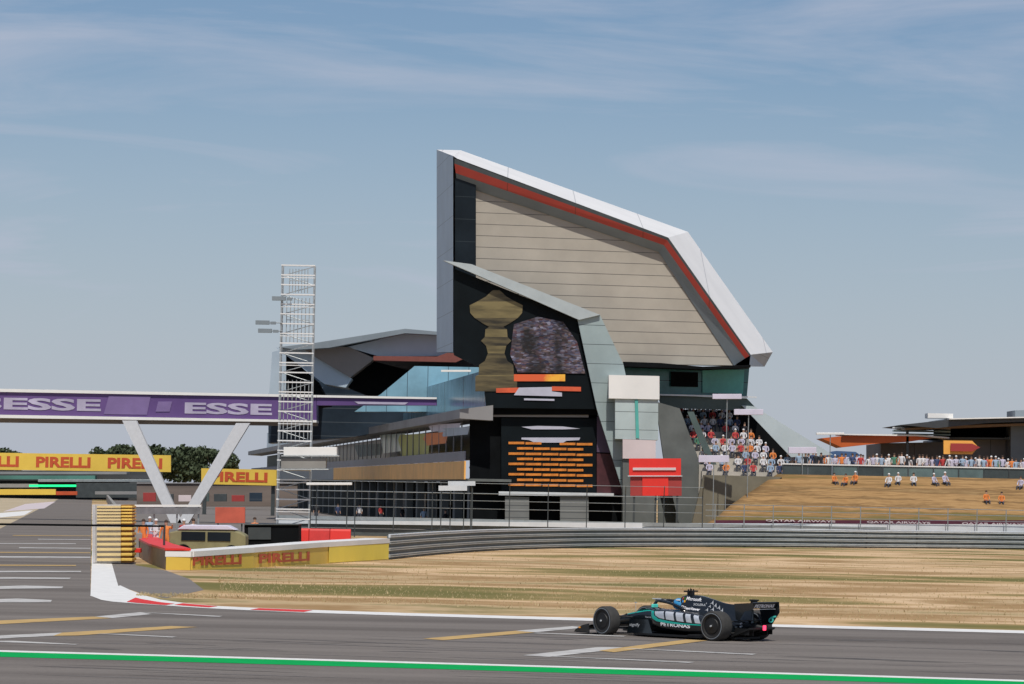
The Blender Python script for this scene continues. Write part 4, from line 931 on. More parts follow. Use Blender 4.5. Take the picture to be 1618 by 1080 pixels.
simple('skin', (0.42, 0.25, 0.17), 0.6, var=0.1)
SH = {'white': (0.66, 0.65, 0.66), 'lilac': (0.50, 0.47, 0.58), 'red': (0.48, 0.05, 0.05), 'navy': (0.04, 0.06, 0.14), 'black': (0.02, 0.02, 0.025), 'orange': (0.70, 0.22, 0.05), 'pale blue': (0.30, 0.40, 0.52), 'green': (0.07, 0.20, 0.13)}
for k, v in SH.items(): M['shirt_'+k] = mat('shirt_'+k.replace(' ', '_'), v, 0.8, var=0.08)
simple('trousers', (0.05, 0.055, 0.075), 0.8, var=0.2); simple('hair_brown', (0.05, 0.03, 0.02), 0.8); simple('cap_white', (0.7, 0.7, 0.7), 0.7); simple('shoe', (0.03, 0.03, 0.03), 0.6)
PM = {}
def person_mesh(pose, shirt, suit=False):
    key = (pose, shirt, suit)
    if key in PM: return PM[key]
    me = BASE[pose].copy(); me.name = 'person'
    me.materials.clear()
    for m in (M['skin'], M['shirt_'+shirt], M['shirt_'+shirt] if suit else M['trousers'], M['shoe']): me.materials.append(m)
    for p in me.polygons:
        c = p.center; p.use_smooth = True
        if pose == 'sit':
            if c.z > .62: i = 0
            elif abs(c.x) > .09 and c.y < -.28 and c.z > .15 and abs(c.x) < .2: i = 0
            elif c.z > .15 and c.y > -.28: i = 1
            else: i = 3 if c.z < -.30 else 2
        else:
            if c.z > 1.49 and abs(c.x) < .14: i = 0
            elif pose == 'stand' and abs(c.x) > .2 and c.z < (.9 if suit else 1.1): i = 0
            elif pose == 'point' and (c.y < -.2 or (c.x < -.2 and c.z < .95)): i = 0
            elif pose == 'fold' and c.y < -.19 and abs(c.x) < .1 and 1.05 < c.z < 1.25: i = 0
            elif c.z > .93: i = 1
            else: i = 3 if c.z < .10 else 2
        p.material_index = i
    PM[key] = me; return me
def hair_mesh(pose):
    mb = MB(); c = Vector((0, -.02, .80)) if pose == 'sit' else Vector((0, .0, 1.655)); rings = []
    for k in range(5):
        ph = k/4*math.pi*.5; rings.append([c+Vector((math.cos(t*math.pi/5)*.098*math.cos(ph)+0, math.sin(t*math.pi/5)*.112*math.cos(ph)+.012, math.sin(ph)*.118)) for t in range(10)])
    mb.loft(rings); return mb
HM = {}
def person(loc, rz, pose, shirt, label, group, hair='hair_brown', suit=False, sc=1.0, cat='person'):
    o = bpy.data.objects.new('person', person_mesh(pose, shirt, suit)); COL.objects.link(o); o.location = loc; o.rotation_euler = (0, 0, rz); o.scale = (sc,)*3
    tag(o, label, cat, group)
    k = (pose == 'sit', hair)
    if k not in HM:
        h = hair_mesh('sit' if k[0] else 'stand').build('hair', M[hair], o, smooth=True, local=True); h.name = 'cap' if hair.startswith('cap') else 'hair'; HM[k] = h.data
    else:
        h = bpy.data.objects.new('cap' if hair.startswith('cap') else 'hair', HM[k]); COL.objects.link(h); h.parent = o
    return o
rp_ = random.Random(11)
ORD = ['first', 'second', 'third', 'fourth', 'fifth', 'sixth', 'seventh', 'eighth', 'ninth', 'tenth', 'eleventh', 'twelfth', 'thirteenth', 'fourteenth', 'fifteenth', 'sixteenth', 'seventeenth', 'eighteenth', 'nineteenth', 'twentieth', 'twenty-first', 'twenty-second', 'twenty-third', 'twenty-fourth', 'twenty-fifth']
TC = {}
# spectators on the terrace
names = list(SH)
lb_t = {c: 'standing spectator in a %s top behind the terrace railing' % c for c in SH}
for k in range(58):
    px = 1244 + k*6.7 + rp_.uniform(-2.4, 2.4); d = rp_.uniform(263.6, 276); q = P(px, 750, d); q.z = 4.95+.05
    c = rp_.choices(names, [5, 5, 2, 2, 4, 2, 3, 1])[0]
    TC[c] = TC.get(c, -1)+1
    person(q, rp_.uniform(-.6, .6), rp_.choice(['stand', 'fold', 'point', 'stand']), c, 'standing spectator, %s %s top from the left behind the terrace railing' % (ORD[TC[c]], c), 'spectators on the terrace', sc=rp_.uniform(.93, 1.05), hair=rp_.choice(['hair_brown', 'hair_brown', 'cap_white']))
# spectators in the stepped stand
lb_s = {c: 'seated spectator in a %s top in the stepped grandstand' % c for c in SH}
for i, (a, b, d) in enumerate(STEPS):
    w = (b-a).length; n = int(w/.62); cnt_ = -1
    for k in range(n):
        if rp_.random() < .30: continue
        cnt_ += 1
        x = a.lerp(b, (k+.5)/n); c = rp_.choices(names, [5, 3, 2, 1, 2, 1, 3, 1])[0]
        person((x.x+rp_.uniform(-.08, .08), d+.75, x.z-.4+.40), rp_.uniform(-.3, .3), 'sit', c, 'seated spectator in %s, %s from left in %s grandstand row from top' % (c, ORD[cnt_], ORD[i]), 'spectators in the grandstand', hair=rp_.choice(['hair_brown', 'hair_brown', 'cap_white']))
# people sitting on the bank
def bank_z(d): s = (d-244.5)/17.5; return 5.0*(s**0.9)
for px, py, c, lb in [(1318, 758, 'orange', 'spectator in orange sitting highest on the dry bank, left'), (1336, 757, 'orange', 'spectator in orange sitting beside another one high on the dry bank'), (1352, 759, 'orange', 'rightmost of the three spectators in orange sitting high on the bank'), (1404, 757, 'white', 'spectator in white sitting high on the bank, left of the pair'), (1420, 758, 'white', 'spectator in white sitting high on the bank, right of the pair'), (1444, 757, 'white', 'lone spectator in white sitting high on the bank left of the lilac ones'), (1476, 757, 'lilac', 'spectator in lilac sitting high on the bank, left of the pair'), (1494, 757, 'lilac', 'spectator in lilac sitting high on the bank, right of the pair'), (1560, 772, 'orange', 'spectator in orange sitting lower down on the bank, left'), (1584, 773, 'orange', 'spectator in orange sitting lower down on the bank, right'), (1612, 764, 'lilac', 'spectator in lilac sitting at the right edge of the bank')]:
    d = 259.5 if py < 765 else 254.5; q = P(px, py, d); q.z = bank_z(d)+.06
    q.y += rp_.uniform(-.6, .6); q.z = bank_z(q.y)+.03
    person(q, rp_.uniform(-.9, .9), 'sit', c, lb, 'spectators sitting on the bank', sc=rp_.uniform(.85, 1.05), hair=rp_.choice(['hair_brown', 'cap_white']))
# marshals and crew behind the barriers
for k, (px, d, c, pose, lb) in enumerate([(226, 166, 'orange', 'stand', 'marshal in orange overalls nearest the striped crash barrier'), (246, 168, 'white', 'fold', 'crew member in white with folded arms behind the yellow barrier'), (262, 164, 'orange', 'point', 'marshal in orange raising one arm behind the yellow barrier'), (290, 170, 'red', 'stand', 'crew member in red standing left of the olive vehicle'), (305, 173, 'white', 'stand', 'crew member in white standing close to the olive vehicle'), (236, 178, 'pale blue', 'stand', 'crew member in pale blue farther back behind the tape barrier'), (402, 185, 'orange', 'stand', 'marshal in orange behind the black box')]):
    person((P(px, 850, d).x, d, 0), rp_.uniform(-1, 1), pose, c, lb, 'marshals and crew behind the barrier', suit=True, hair='cap_white' if k % 2 else 'hair_brown')
for k in range(9):
    s = 12+k*9; c = ['white', 'navy', 'red', 'black', 'pale blue'][k % 5]; q = along(s, -.9 if k % 2 else -1.5, 4.23)
    person(q, R(-85)+rp_.uniform(-.5, .5), rp_.choice(['stand', 'fold']), c, 'guest in a %s top, %s from the right on the pit building gallery' % (c, ORD[k]), 'guests on the gallery')
for k in range(7):
    px = 500+k*34; d = min(Dw(px)-6, 330); c = ['black', 'navy', 'white', 'red', 'black', 'pale blue', 'black'][k]
    person((P(px, 800, d).x, d, 0), rp_.uniform(-1, 1), 'stand', c, 'crew member in a %s top, %s from the left in front of the garages' % (c, ORD[k]), 'crew in front of the garages')
# ================================================================== RACING CAR
simple('car_black', (0.006, 0.009, 0.012), 0.28, var=0.2, scale=2, coat=0.6)
simple('carbon', (0.004, 0.0045, 0.005), 0.6, var=0.3, scale=6)
simple('car_teal', (0.0, 0.36, 0.30), 0.35, var=0.06, coat=0.5)
simple('car_silver', (0.42, 0.47, 0.54), 0.4, metal=0.25, rgb2=(0.62, 0.64, 0.67), scale=2.5)
simple('decal_white', (0.80, 0.80, 0.82), 0.5, var=0.03)
simple('decal_grey', (0.42, 0.44, 0.46), 0.5, var=0.03)
simple('tyre', (0.009, 0.009, 0.009), 0.75, var=0.25, scale=5)
simple('tread', (0.036, 0.035, 0.033), 0.85, var=0.25, scale=6)
simple('tyre_ring', (0.17, 0.19, 0.21), 0.6, var=0.08)
simple('rim', (0.005, 0.005, 0.006), 0.5, var=0.2)
simple('helmet_blue', (0.04, 0.30, 0.60), 0.25, var=0.12, coat=0.8)
simple('visor', (0.01, 0.01, 0.012), 0.1)
simple('suit', (0.03, 0.035, 0.04), 0.7)
M['rain'] = mat('rain_lamp', (1.0, 0.05, 0.12), 0.4, emit=1.7, var=0.02)
cg = G(1131, 1012.6); CAR_RZ = R(138.5)
loc = cg - Matrix.Rotation(CAR_RZ, 3, 'Z') @ Vector((0, 0.80, 0)); loc.z = 0.0
CAR = thing('racing_car', loc, 'black open wheel racing car with teal stripes and silver side panels driving on the track', 'racing car', rz=CAR_RZ)
def cpart(mb, name, m, parent=CAR, smooth=False, bevel=0.0): return mb.build(name, m, parent, smooth=smooth, local=True, bevel=bevel)
def sring(x, cy, hw, z0, z1, e=0.55, n=24):
    zc, hz_ = (z0+z1)/2, (z1-z0)/2; out = []
    for i in range(n):
        a = 2*math.pi*i/n; c, s = math.cos(a), math.sin(a)
        out.append(Vector((x, cy+hw*math.copysign(abs(c)**e, c), zc+hz_*math.copysign(abs(s)**e, s))))
    return out
def interp(secs, sub=4):
    out = []
    for i in range(len(secs)-1):
        p0 = secs[max(i-1, 0)]; p1 = secs[i]; p2 = secs[i+1]; p3 = secs[min(i+2, len(secs)-1)]
        for k in range(sub):
            t = k/sub; out.append(tuple(0.5*((2*b)+(-a+c)*t+(2*a-5*b+4*c-d)*t*t+(-a+3*b-3*c+d)*t**3) for a, b, c, d in zip(p0, p1, p2, p3)))
    out.append(secs[-1]); return out
mb = MB(); mb.loft([sring(x, 0, hw, z0, z1) for x, hw, z0, z1 in interp([(4.28, .09, .17, .26), (4.05, .13, .18, .34), (3.6, .17, .20, .46), (3.1, .22, .20, .575), (2.6, .28, .14, .655), (2.2, .34, .10, .665), (1.6, .40, .10, .66), (1.0, .40, .10, .66), (.5, .30, .10, .60)])])
chassis = cpart(mb, 'chassis', M['car_black'], smooth=True)
# engine cover: tapered sections
def ering(x, wb, wt, z0, z1, n=12):
    side = []
    for i in range(n+1):
        s = i/n; w = wt+(wb-wt)*(1-s)**1.7
        if i == n: w = wt*.55
        side.append((w, z0+(z1-z0)*s-(0.0 if i < n else -0.012)))
    return [Vector((x, w, z)) for w, z in side] + [Vector((x, -w, z)) for w, z in reversed(side)]
mb = MB(); mb.loft([ering(*s) for s in interp([(1.60, .34, .11, .50, 1.00), (1.45, .37, .13, .45, 1.03), (1.1, .40, .11, .42, 1.02), (.75, .36, .07, .36, .955), (.35, .28, .035, .30, .87), (0, .21, .022, .26, .845), (-.30, .14, .018, .26, .825), (-.5, .08, .014, .30, .80)])])
ecov = cpart(mb, 'engine_cover', M['car_black'], smooth=True)
mb = MB(); mb.loft([[Vector((1.63-0.0, math.cos(a)*.085*s, .905+math.sin(a)*.075*s)) for a in [i*math.pi/8 for i in range(16)]] for s in (1.0, .98)]); 
mb = MB(); r1 = [Vector((1.615, math.cos(i*math.pi/8)*.10, .92+math.sin(i*math.pi/8)*.085)) for i in range(16)]; r2 = [Vector((1.66, v.y*.93, .92+(v.z-.92)*.93)) for v in r1]; mb.loft([r1, r2]); cpart(mb, 'air_intake', M['carbon'], ecov)
def sidepod(s):
    mb = MB(); mb.loft([sring(x, s*cy, hw, z0, z1, .42, 28) for x, cy, hw, z0, z1 in interp([(2.10, .48, .20, .40, .67), (2.0, .50, .26, .30, .685), (1.7, .50, .28, .22, .680), (1.2, .48, .29, .17, .655), (.8, .45, .28, .15, .615), (.45, .38, .24, .15, .55), (.1, .29, .17, .16, .47), (-.25, .20, .10, .18, .38)])])
    return cpart(mb, 'sidepod', M['car_black'], smooth=True)
sp_l, sp_r = sidepod(1), sidepod(-1)
mb = MB(); fl = [(3.0, .28), (2.6, .62), (2.2, .76), (.45, .78), (.25, .60), (-.1, .50), (-.35, .48)]
top = [(x, y) for x, y in fl] + [(x, -y) for x, y in reversed(fl)]
mb.prism([Vector((x, y, .05)) for x, y in top], (0, 0, .045)); floor_ = cpart(mb, 'floor', M['carbon'])
for s in (1, -1):
    mb = MB(); mb.prism([Vector((3.0, s*.50, .06)), Vector((2.9, s*.50, .40)), Vector((2.2, s*.66, .43)), Vector((2.0, s*.74, .10))], (0, s*.02, 0)); cpart(mb, 'bargeboard', M['car_black'])
    mb = MB(); mb.prism([Vector((.9, s*.775, .09)), Vector((.3, s*.775, .09)), Vector((.3, s*.775, .16)), Vector((.85, s*.775, .13))], (0, s*.015, 0)); cpart(mb, 'floor_edge_wing', M['carbon'], floor_)
    mb = MB(); mb.hexa([Vector((-.2, s*.12, .08)), Vector((-.2, s*.52, .08)), Vector((-.2, s*.52, .14)), Vector((-.2, s*.12, .14))], [Vector((-.78, s*.10, .30)), Vector((-.78, s*.50, .30)), Vector((-.78, s*.50, .34)), Vector((-.78, s*.10, .34))]); mb.box((-.52, s*.46, .24), (.42, .02, .15)); mb.box((-.5, s*.28, .22), (.45, .015, .15)); cpart(mb, 'diffuser', M['carbon'])
mb = MB(); mb.loft([sring(x, 0, hw, z0, z1, .7, 14) for x, hw, z0, z1 in ((-.2, .12, .2, .5), (-.6, .09, .26, .42), (-.82, .05, .29, .38))]); crash = cpart(mb, 'gearbox_case', M['carbon'], smooth=True)
mb = MB(); mb.box((-.845, 0, .335), (.05, .08, .12)); cpart(mb, 'rain_light', M['rain'], crash, bevel=.01)
mb = MB()
for z in (.36, .43): mb.tube((-.3, .18, z), (-.38, .34, z-.01), .022, 8)
cpart(mb, 'exhaust_trim', M['decal_grey'], crash)
# wheels
def wheel(x, y, w, r, steer=0.0):
    root = bpy.data.objects.new('wheel', None); COL.objects.link(root); root.parent = CAR; root.location = (x, y, r); root.rotation_euler = (0, 0, steer)
    s = 1 if y > 0 else -1; n = 48
    prof = [(.235, w*.42), (.25, w*.47), (.30, w*.495), (r-.035, w*.48), (r-.012, w*.43), (r, w*.33), (r, 0), (r, -w*.33), (r-.012, -w*.43), (r-.035, -w*.48), (.30, -w*.495), (.25, -w*.47), (.235, -w*.42)]
    vs = []; fs = []; mi = []
    for i in range(n):
        a = 2*math.pi*i/n
        for rr_, yy in prof: vs.append((math.cos(a)*rr_, yy, math.sin(a)*rr_))
    m = len(prof); mb = MB(); mb.v = vs
    for i in range(n):
        j = (i+1) % n
        for k in range(m-1):
            mb.f.append((i*m+k, j*m+k, j*m+k+1, i*m+k+1)); mb.mi.append(1 if 3 <= k <= 8 else 0)
    for i in range(0): pass
    mb.build('tyre', [M['tyre'], M['tread']], root, smooth=True, local=True)
    mb = MB()
    ring = lambda rr_, yy: [Vector((math.cos(2*math.pi*i/n)*rr_, yy, math.sin(2*math.pi*i/n)*rr_)) for i in range(n)]
    for side in (1, -1):
        a, b = ring(.292, side*(w*.494+.004)), ring(.312, side*(w*.49+.004)); k0 = len(mb.v); mb.v += [tuple(v) for v in a+b]
        for i in range(n): j = (i+1) % n; mb.f.append((k0+i, k0+j, k0+n+j, k0+n+i)); mb.mi.append(0)
    mb.build('sidewall_ring', M['tyre_ring'], root, local=True)
    mb = MB()
    mb.loft([ring(.238, -w*.40), ring(.238, w*.40)]); mb.build('rim', M['rim'], root, local=True)
    mb = MB(); mb.loft([ring(.19, s*w*.40), ring(.175, s*(w*.40+.02)), ring(.06, s*(w*.40+.035)), ring(.03, s*(w*.40+.05))]); mb.build('wheel_cover', M['carbon'], root, local=True, smooth=False)
    mb = MB(); mb.loft([ring(.028, s*(w*.40+.03)), ring(.020, s*(w*.40+.075))]); mb.build('wheel_nut', M['decal_grey'], root, local=True)
    return root
for s in (1, -1):
    wheel(3.4, s*.815, .33, .355, steer=-R(8)); wheel(0, s*.785, .40, .36)
# suspension arms
for s in (1, -1):
    for k, (a, b) in enumerate([((3.75, s*.17, .42), (3.42, s*.66, .48)), ((3.05, s*.24, .45), (3.38, s*.66, .48)), ((3.7, s*.15, .26), (3.42, s*.66, .20)), ((3.0, s*.24, .22), (3.38, s*.66, .20)), ((3.25, s*.22, .52), (3.4, s*.64, .30)), ((.45, s*.25, .45), (.02, s*.60, .48)), ((-.35, s*.12, .45), (-.02, s*.60, .48)), ((.5, s*.3, .2), (.02, s*.60, .18)), ((-.35, s*.12, .2), (-.02, s*.60, .18))]):
        mb = MB(); mb.tube(a, b, .018, 8); cpart(mb, 'suspension_arm', M['carbon'])
    mb = MB(); mb.tube((3.4, s*.62, .355), (3.4, s*.70, .355), .16, 20); cpart(mb, 'brake_duct', M['carbon']); mb = MB(); mb.tube((0, s*.55, .36), (0, s*.62, .36), .19, 20); cpart(mb, 'brake_duct', M['carbon'])
# front wing
fw = None
for k, (x0, x1, z, dz, span) in enumerate([(4.32, 4.05, .085, .02, .90), (4.12, 3.92, .12, .05, .92), (3.98, 3.82, .17, .065, .92)]):
    mb = MB(); n = 12
    for i in range(n):
        for sg_ in (0,):
            y0 = -span+2*span*i/n; y1 = -span+2*span*(i+1)/n
            f0 = .10*(1-abs(y0)/span)+0; f1 = .10*(1-abs(y1)/span)
            mb.hexa([Vector((x0+f0, y0, z-.008)), Vector((x0+f0, y0, z+.004)), Vector((x1+f0*.6, y0, z+dz+.012)), Vector((x1+f0*.6, y0, z+dz))], [Vector((x0+f1, y1, z-.008)), Vector((x0+f1, y1, z+.004)), Vector((x1+f1*.6, y1, z+dz+.012)), Vector((x1+f1*.6, y1, z+dz))])
    o = cpart(mb, 'front_wing' if k == 0 else 'front_flap', M['car_black'], CAR if k == 0 else fw)
    if k == 0: fw = o
for s in (1, -1):
    mb = MB(); mb.prism([Vector((4.34, s*.93, .05)), Vector((4.28, s*.93, .12)), Vector((4.08, s*.93, .22)), Vector((3.86, s*.93, .27)), Vector((3.84, s*.93, .05))], (0, s*.015, 0)); cpart(mb, 'front_endplate', M['car_black'], fw)
    mb = MB(); mb.prism([Vector((4.30, s*.93, .04)), Vector((3.84, s*.93, .04)), Vector((3.84, s*.985, .045)), Vector((4.22, s*.985, .045))], (0, 0, .014)); cpart(mb, 'endplate_foot', M['carbon'], fw)
mb = MB(); mb.box((4.14, .965, .165), (.05, .02, .035)); cpart(mb, 'amber_mark', M['led_yellow'], fw)
# rear wing
for s in (1, -1):
    mb = MB(); pr = [(-.28, .93), (-.90, .955), (-.92, .70), (-.70, .40), (-.42, .40), (-.36, .60)] if s < 0 else [(-.30, .90), (-.86, .94), (-.86, .78), (-.60, .72), (-.46, .50), (-.36, .52)]
    mb.prism([Vector((x, s*.48, z)) for x, z in pr], (0, s*.014, 0)); ep = cpart(mb, 'rear_endplate', M['car_black'])
    if s < 0: ep_far = ep
mb = MB(); mb.hexa([Vector((-.34, -.48, .775)), Vector((-.34, -.48, .80)), Vector((-.66, -.48, .835)), Vector((-.66, -.48, .815))], [Vector((-.34, .48, .775)), Vector((-.34, .48, .80)), Vector((-.66, .48, .835)), Vector((-.66, .48, .815))]); rw = cpart(mb, 'rear_wing', M['car_black'])
mb = MB(); fa = [(-.62, .83), (-.63, .85), (-.84, .955), (-.86, .945), (-.855, .925)]
mb.hexa([Vector((x, -.478, z)) for x, z in fa], [Vector((x, .478, z)) for x, z in fa]); cpart(mb, 'rear_flap', M['car_black'], rw)
mb = MB(); mb.prism([Vector((-.80, .46, .80)), Vector((-.80, -.46, .80)), Vector((-.875, -.46, .925)), Vector((-.875, .46, .925))], (.02, 0, 0)); rf2 = cpart(mb, 'rear_flap_face', M['car_black'], rw)
ny = Vector((0, -1, 0)); uz2 = Vector((-.075, 0, .125)).normalized()
vs, fs = text_fit('PETRONAS', .76, .095, bold=.045, extrude=0.0); nn_ = ny.cross(uz2)
mb = MB(); mb.add([Vector((-.853, .03, .865)) + ny*v.x + uz2*v.y + nn_*.012 for v in vs], fs); 
mb.v = [tuple(v) for v in mb.v]; cpart(mb, 'wing_lettering', M['decal_white'], rf2)
mb = MB(); mb.box((-.82, 0, .78), (.012, .9, .012)); cpart(mb, 'gurney_strip', M['decal_grey'], rw)
mb = MB(); mb.box((-.52, 0, .93), (.16, .07, .07)); mb.box((-.52, 0, .985), (.20, .12, .035)); mb.tube((-.45, 0, .5), (-.5, 0, .93), .02); cpart(mb, 'wing_actuator', M['carbon'], rw)
mb = MB(); mb.box((-.42, 0, .27), (.16, .70, .02)); mb.box((-.44, 0, .50), (.12, .92, .015)); cpart(mb, 'beam_wing', M['carbon'], rw)
# teal mark on the far endplate
vs, fs = text_fit('6', .17, .25, bold=.02, extrude=0.0, shear=.4)
ca, sa = math.cos(-.5), math.sin(-.5)
mb = MB(); mb.add([Vector((-.71-(v.x*ca-v.y*sa), -.476, .545+(v.x*sa+v.y*ca))) for v in vs], fs); cpart(mb, 'number_mark', M['car_teal_light'] if 'car_teal_light' in M else simple('car_teal_light', (.10, .72, .62), .4), ep_far)
# halo
hl = MB(); arc = [(1.40, .30, .70), (1.55, .31, .76), (1.8, .30, .83), (2.1, .26, .87), (2.35, .17, .885), (2.46, 0, .885)]
pts = smooth_path([Vector(p) for p in arc], 20)
hl.pipe(pts + [Vector((p.x, -p.y, p.z)) for p in reversed(pts[:-1])], .036, 10, 1.2); hl.tube((2.46, 0, .885), (2.66, 0, .64), .035, 8, .05)
halo = cpart(hl, 'halo', M['car_black'], smooth=True)
mb = MB(); mb.box((2.33, .195, .925), (.22, .05, .022), .7); mb.box((1.95, .30, .86), (.10, .012, .03)); cpart(mb, 'halo_marking', M['decal_grey'], halo)
# cockpit rim, windscreen lip, mirrors, camera pod
mb = MB(); mb.loft([sring(x, 0, hw, z0, z1, .7, 16) for x, hw, z0, z1 in ((1.3, .36, .60, .70), (1.7, .34, .58, .675), (2.3, .30, .58, .675), (2.55, .20, .60, .70), (2.75, .10, .60, .66))]); cpart(mb, 'cockpit_rim', M['car_black'], smooth=True)
for s in (1, -1):
    mr = MB(); mr.box((2.06, s*.60, .765), (.06, .20, .085)); m_ = cpart(mr, 'mirror', M['car_teal_light'] if s > 0 else M['carbon'], bevel=.012)
    mr = MB(); mr.tube((2.06, s*.52, .75), (2.0, s*.36, .66), .012); mr.tube((2.06, s*.66, .73), (1.98, s*.60, .66), .010); cpart(mr, 'mirror_stalk', M['carbon'], m_)
mb = MB(); mb.box((1.42, 0, 1.08), (.16, .10, .14)); mb.box((1.42, 0, 1.135), (.08, .48, .035)); mb.box((1.42, .0, 1.165), (.05, .03, .06)); mb.box((1.42, .10, 1.16), (.03, .03, .05)); mb.box((1.42, -.10, 1.16), (.03, .03, .05)); cpart(mb, 'camera_pod', M['carbon'], bevel=.008)
mb = MB(); mb.tube((3.15, 0, .57), (3.15, 0, .80), .006, 5); mb.box((3.15, 0, .80), (.05, .04, .02)); cpart(mb, 'pitot_probe', M['decal_grey'])
mb = MB(); mb.tube((2.85, -.1, .6), (2.85, -.1, .66), .01, 5); cpart(mb, 'nose_antenna', M['carbon'])
# decals projected onto the bodywork
def bvh_of(objs):
    vs = []; fs = []
    for o in objs:
        n = len(vs); vs += [v.co.copy() for v in o.data.vertices]; fs += [tuple(i+n for i in p.vertices) for p in o.data.polygons]
    return BVHTree.FromPolygons(vs, fs)
bvh = bvh_of([chassis, ecov, sp_l]); 
bb = [o for o in CAR.children if o.name.startswith('bargeboard')][0]; bvh2 = bvh_of([bb])
def decal(vs2, fs, name, m, parent, eps=.006, cuts=2, tree=None):
    """vs2: list of (x, z)"""
    bm = bmesh.new(); bv = [bm.verts.new((x, 0, z)) for x, z in vs2]
    for f in fs:
        try: bm.faces.new([bv[i] for i in f])
        except ValueError: pass
    bmesh.ops.triangulate(bm, faces=bm.faces)
    for _ in range(cuts):
        es = [e for e in bm.edges if e.calc_length() > .035]
        if es: bmesh.ops.subdivide_edges(bm, edges=es, cuts=1); bmesh.ops.triangulate(bm, faces=bm.faces)
    last = .4
    for v in bm.verts:
        h = (tree or bvh).ray_cast(Vector((v.co.x, 3, v.co.z)), Vector((0, -1, 0)))
        if h[0] is not None: last = h[0].y
        v.co.y = last+eps
    mb = MB(); mb.v = [tuple(v.co) for v in bm.verts]; bm.verts.index_update(); mb.f = [tuple(v.index for v in f.verts) for f in bm.faces]; mb.mi = [0]*len(mb.f); bm.free()
    return cpart(mb, name, m, parent)
def dtext(t, x0, x1, z, h, name, m, parent, slope=0.0, tree=None, **k):
    k.setdefault('bold', .015); vs, fs = text_fit(t, abs(x0-x1), h, extrude=0.0, **k); xc = (x0+x1)/2
    return decal([(xc-v.x, z+v.y-slope*v.x) for v in vs], fs, name, m, parent, cuts=1, tree=tree)
def xz(px, py): return ((1137-px)/51.5, min((1010.5+(px-1070)*.045-py)/66-.012, .665-.00085*max(0, px-1040)))
panels = [[(1037.8, 966.2), (1052, 966), (1054.5, 978.5), (1046, 976.5), (1039.5, 972.5)], [(1054.6, 965), (1067.4, 967), (1070, 981), (1057, 978.8)], [(1070.6, 967.2), (1081.6, 969), (1084.4, 983), (1073.9, 981.2)], [(1085.4, 969.8), (1092.7, 971), (1096.2, 984.4), (1088.4, 983.2)], [(1097.0, 971.7), (1103.4, 973), (1107.6, 985.6), (1100.5, 984.8)]]
for p in panels: q = [xz(*c) for c in p]; decal(q, [tuple(range(len(q)))], 'silver_panel', M['car_silver'], sp_l, cuts=3)
up = [(1029, 965), (1033, 965), (1036.5, 965.5), (1037.6, 972.6), (1044.5, 978), (1061, 981.6), (1084, 985), (1113, 987.4)]; lo = [(1029, 966), (1029.8, 968.5), (1031, 972.0), (1034.5, 977.5), (1042, 982), (1060, 985.2), (1084, 987.2), (1113, 989.2)]
q = [xz(*c) for c in up+lo]; n = len(up); decal(q, [(i, i+1, n+i+1, n+i) for i in range(n-1)], 'teal_stripe', M['car_teal'], sp_l, eps=.009, cuts=3)
q = [(3.0, .585), (2.6, .655), (2.15, .66), (2.12, .63), (2.6, .615), (3.0, .55), (3.3, .50), (3.3, .525)]
decal(q, [(7, 0, 5, 6), (0, 1, 4, 5), (1, 2, 3, 4)], 'teal_stripe', M['car_teal'], chassis, cuts=3)
mb = MB(); mb.prism([Vector((3.05, -.12, .605)), Vector((3.05, .12, .605)), Vector((2.55, .20, .668)), Vector((2.55, -.20, .668))], (0, 0, .004)); cpart(mb, 'teal_stripe', M['car_teal'], chassis)
dtext('PETRONAS', 1.72, .84, .328, .092, 'lettering', M['decal_white'], sp_l, slope=.03, bold=.03)
dtext('TeamViewer', 1.46, .98, .722, .065, 'lettering', M['decal_white'], ecov, slope=.06, bold=.03)
x0_ = 1.53; decal([(x0_+.03, .705), (x0_-.05, .70), (x0_-.05, .785), (x0_+.03, .79), (x0_+.015, .72), (x0_-.035, .715), (x0_-.035, .77), (x0_+.015, .775)], [(0, 1, 5, 4), (1, 2, 6, 5), (2, 3, 7, 6), (3, 0, 4, 7)], 'logo_frame', M['decal_white'], ecov)
dtext('Microsoft', 1.44, 1.00, .955, .085, 'lettering', M['decal_white'], ecov, slope=.05, bold=.025)
for (dx, dz, c) in ((0, 0, (.65, .10, .03)), (-.062, .003, (.20, .50, .03)), (0, -.068, (.02, .30, .75)), (-.062, -.065, (.85, .42, .02))):
    a, b = 1.575+dx, .985+dz; decal([(a, b), (a-.05, b), (a-.05, b-.055), (a, b-.055)], [(0, 1, 2, 3)], 'logo_square', mat('logo_%d' % int(abs(dx*1000)+abs(dz*10)), c, .4, var=.02), ecov)
dtext('SOLERA', 1.20, .86, .825, .055, 'lettering', M['decal_grey'], ecov, slope=.03)
dtext('signify', 2.90, 2.50, .27, .10, 'lettering', M['decal_grey'], bb, slope=-.02, tree=bvh2)
dtext('TeamViewer', 2.62, 2.30, .47, .04, 'lettering', M['decal_grey'], chassis, bold=.02)
def star(cx_, cz, s, rot):
    vs = []; 
    for k in range(6):
        a = rot+k*math.pi/3; rr_ = s if k % 2 == 0 else s*.16; vs.append((cx_-math.sin(a)*rr_, cz+math.cos(a)*rr_))
    return vs
for k, (px, py, s) in enumerate([(1125, 948, .07), (1130, 952, .07), (1135.5, 956.5, .07), (1140.5, 960.5, .065), (1122.5, 953.5, .05), (1127.5, 958, .065), (1133, 962, .06), (1120, 959, .055), (1125.5, 963.8, .045), (1118, 964.8, .04), (1117, 949, .03), (1111, 966, .03)]):
    x = (1161-px)/51.5; z = (1008-py)/66+.02*(px > 1135)-.035
    if z < .67: continue
    decal(star(x, z, s, .25), [(0, 1, 2, 3, 4, 5)], 'star_mark', M['decal_grey'], ecov, cuts=1)
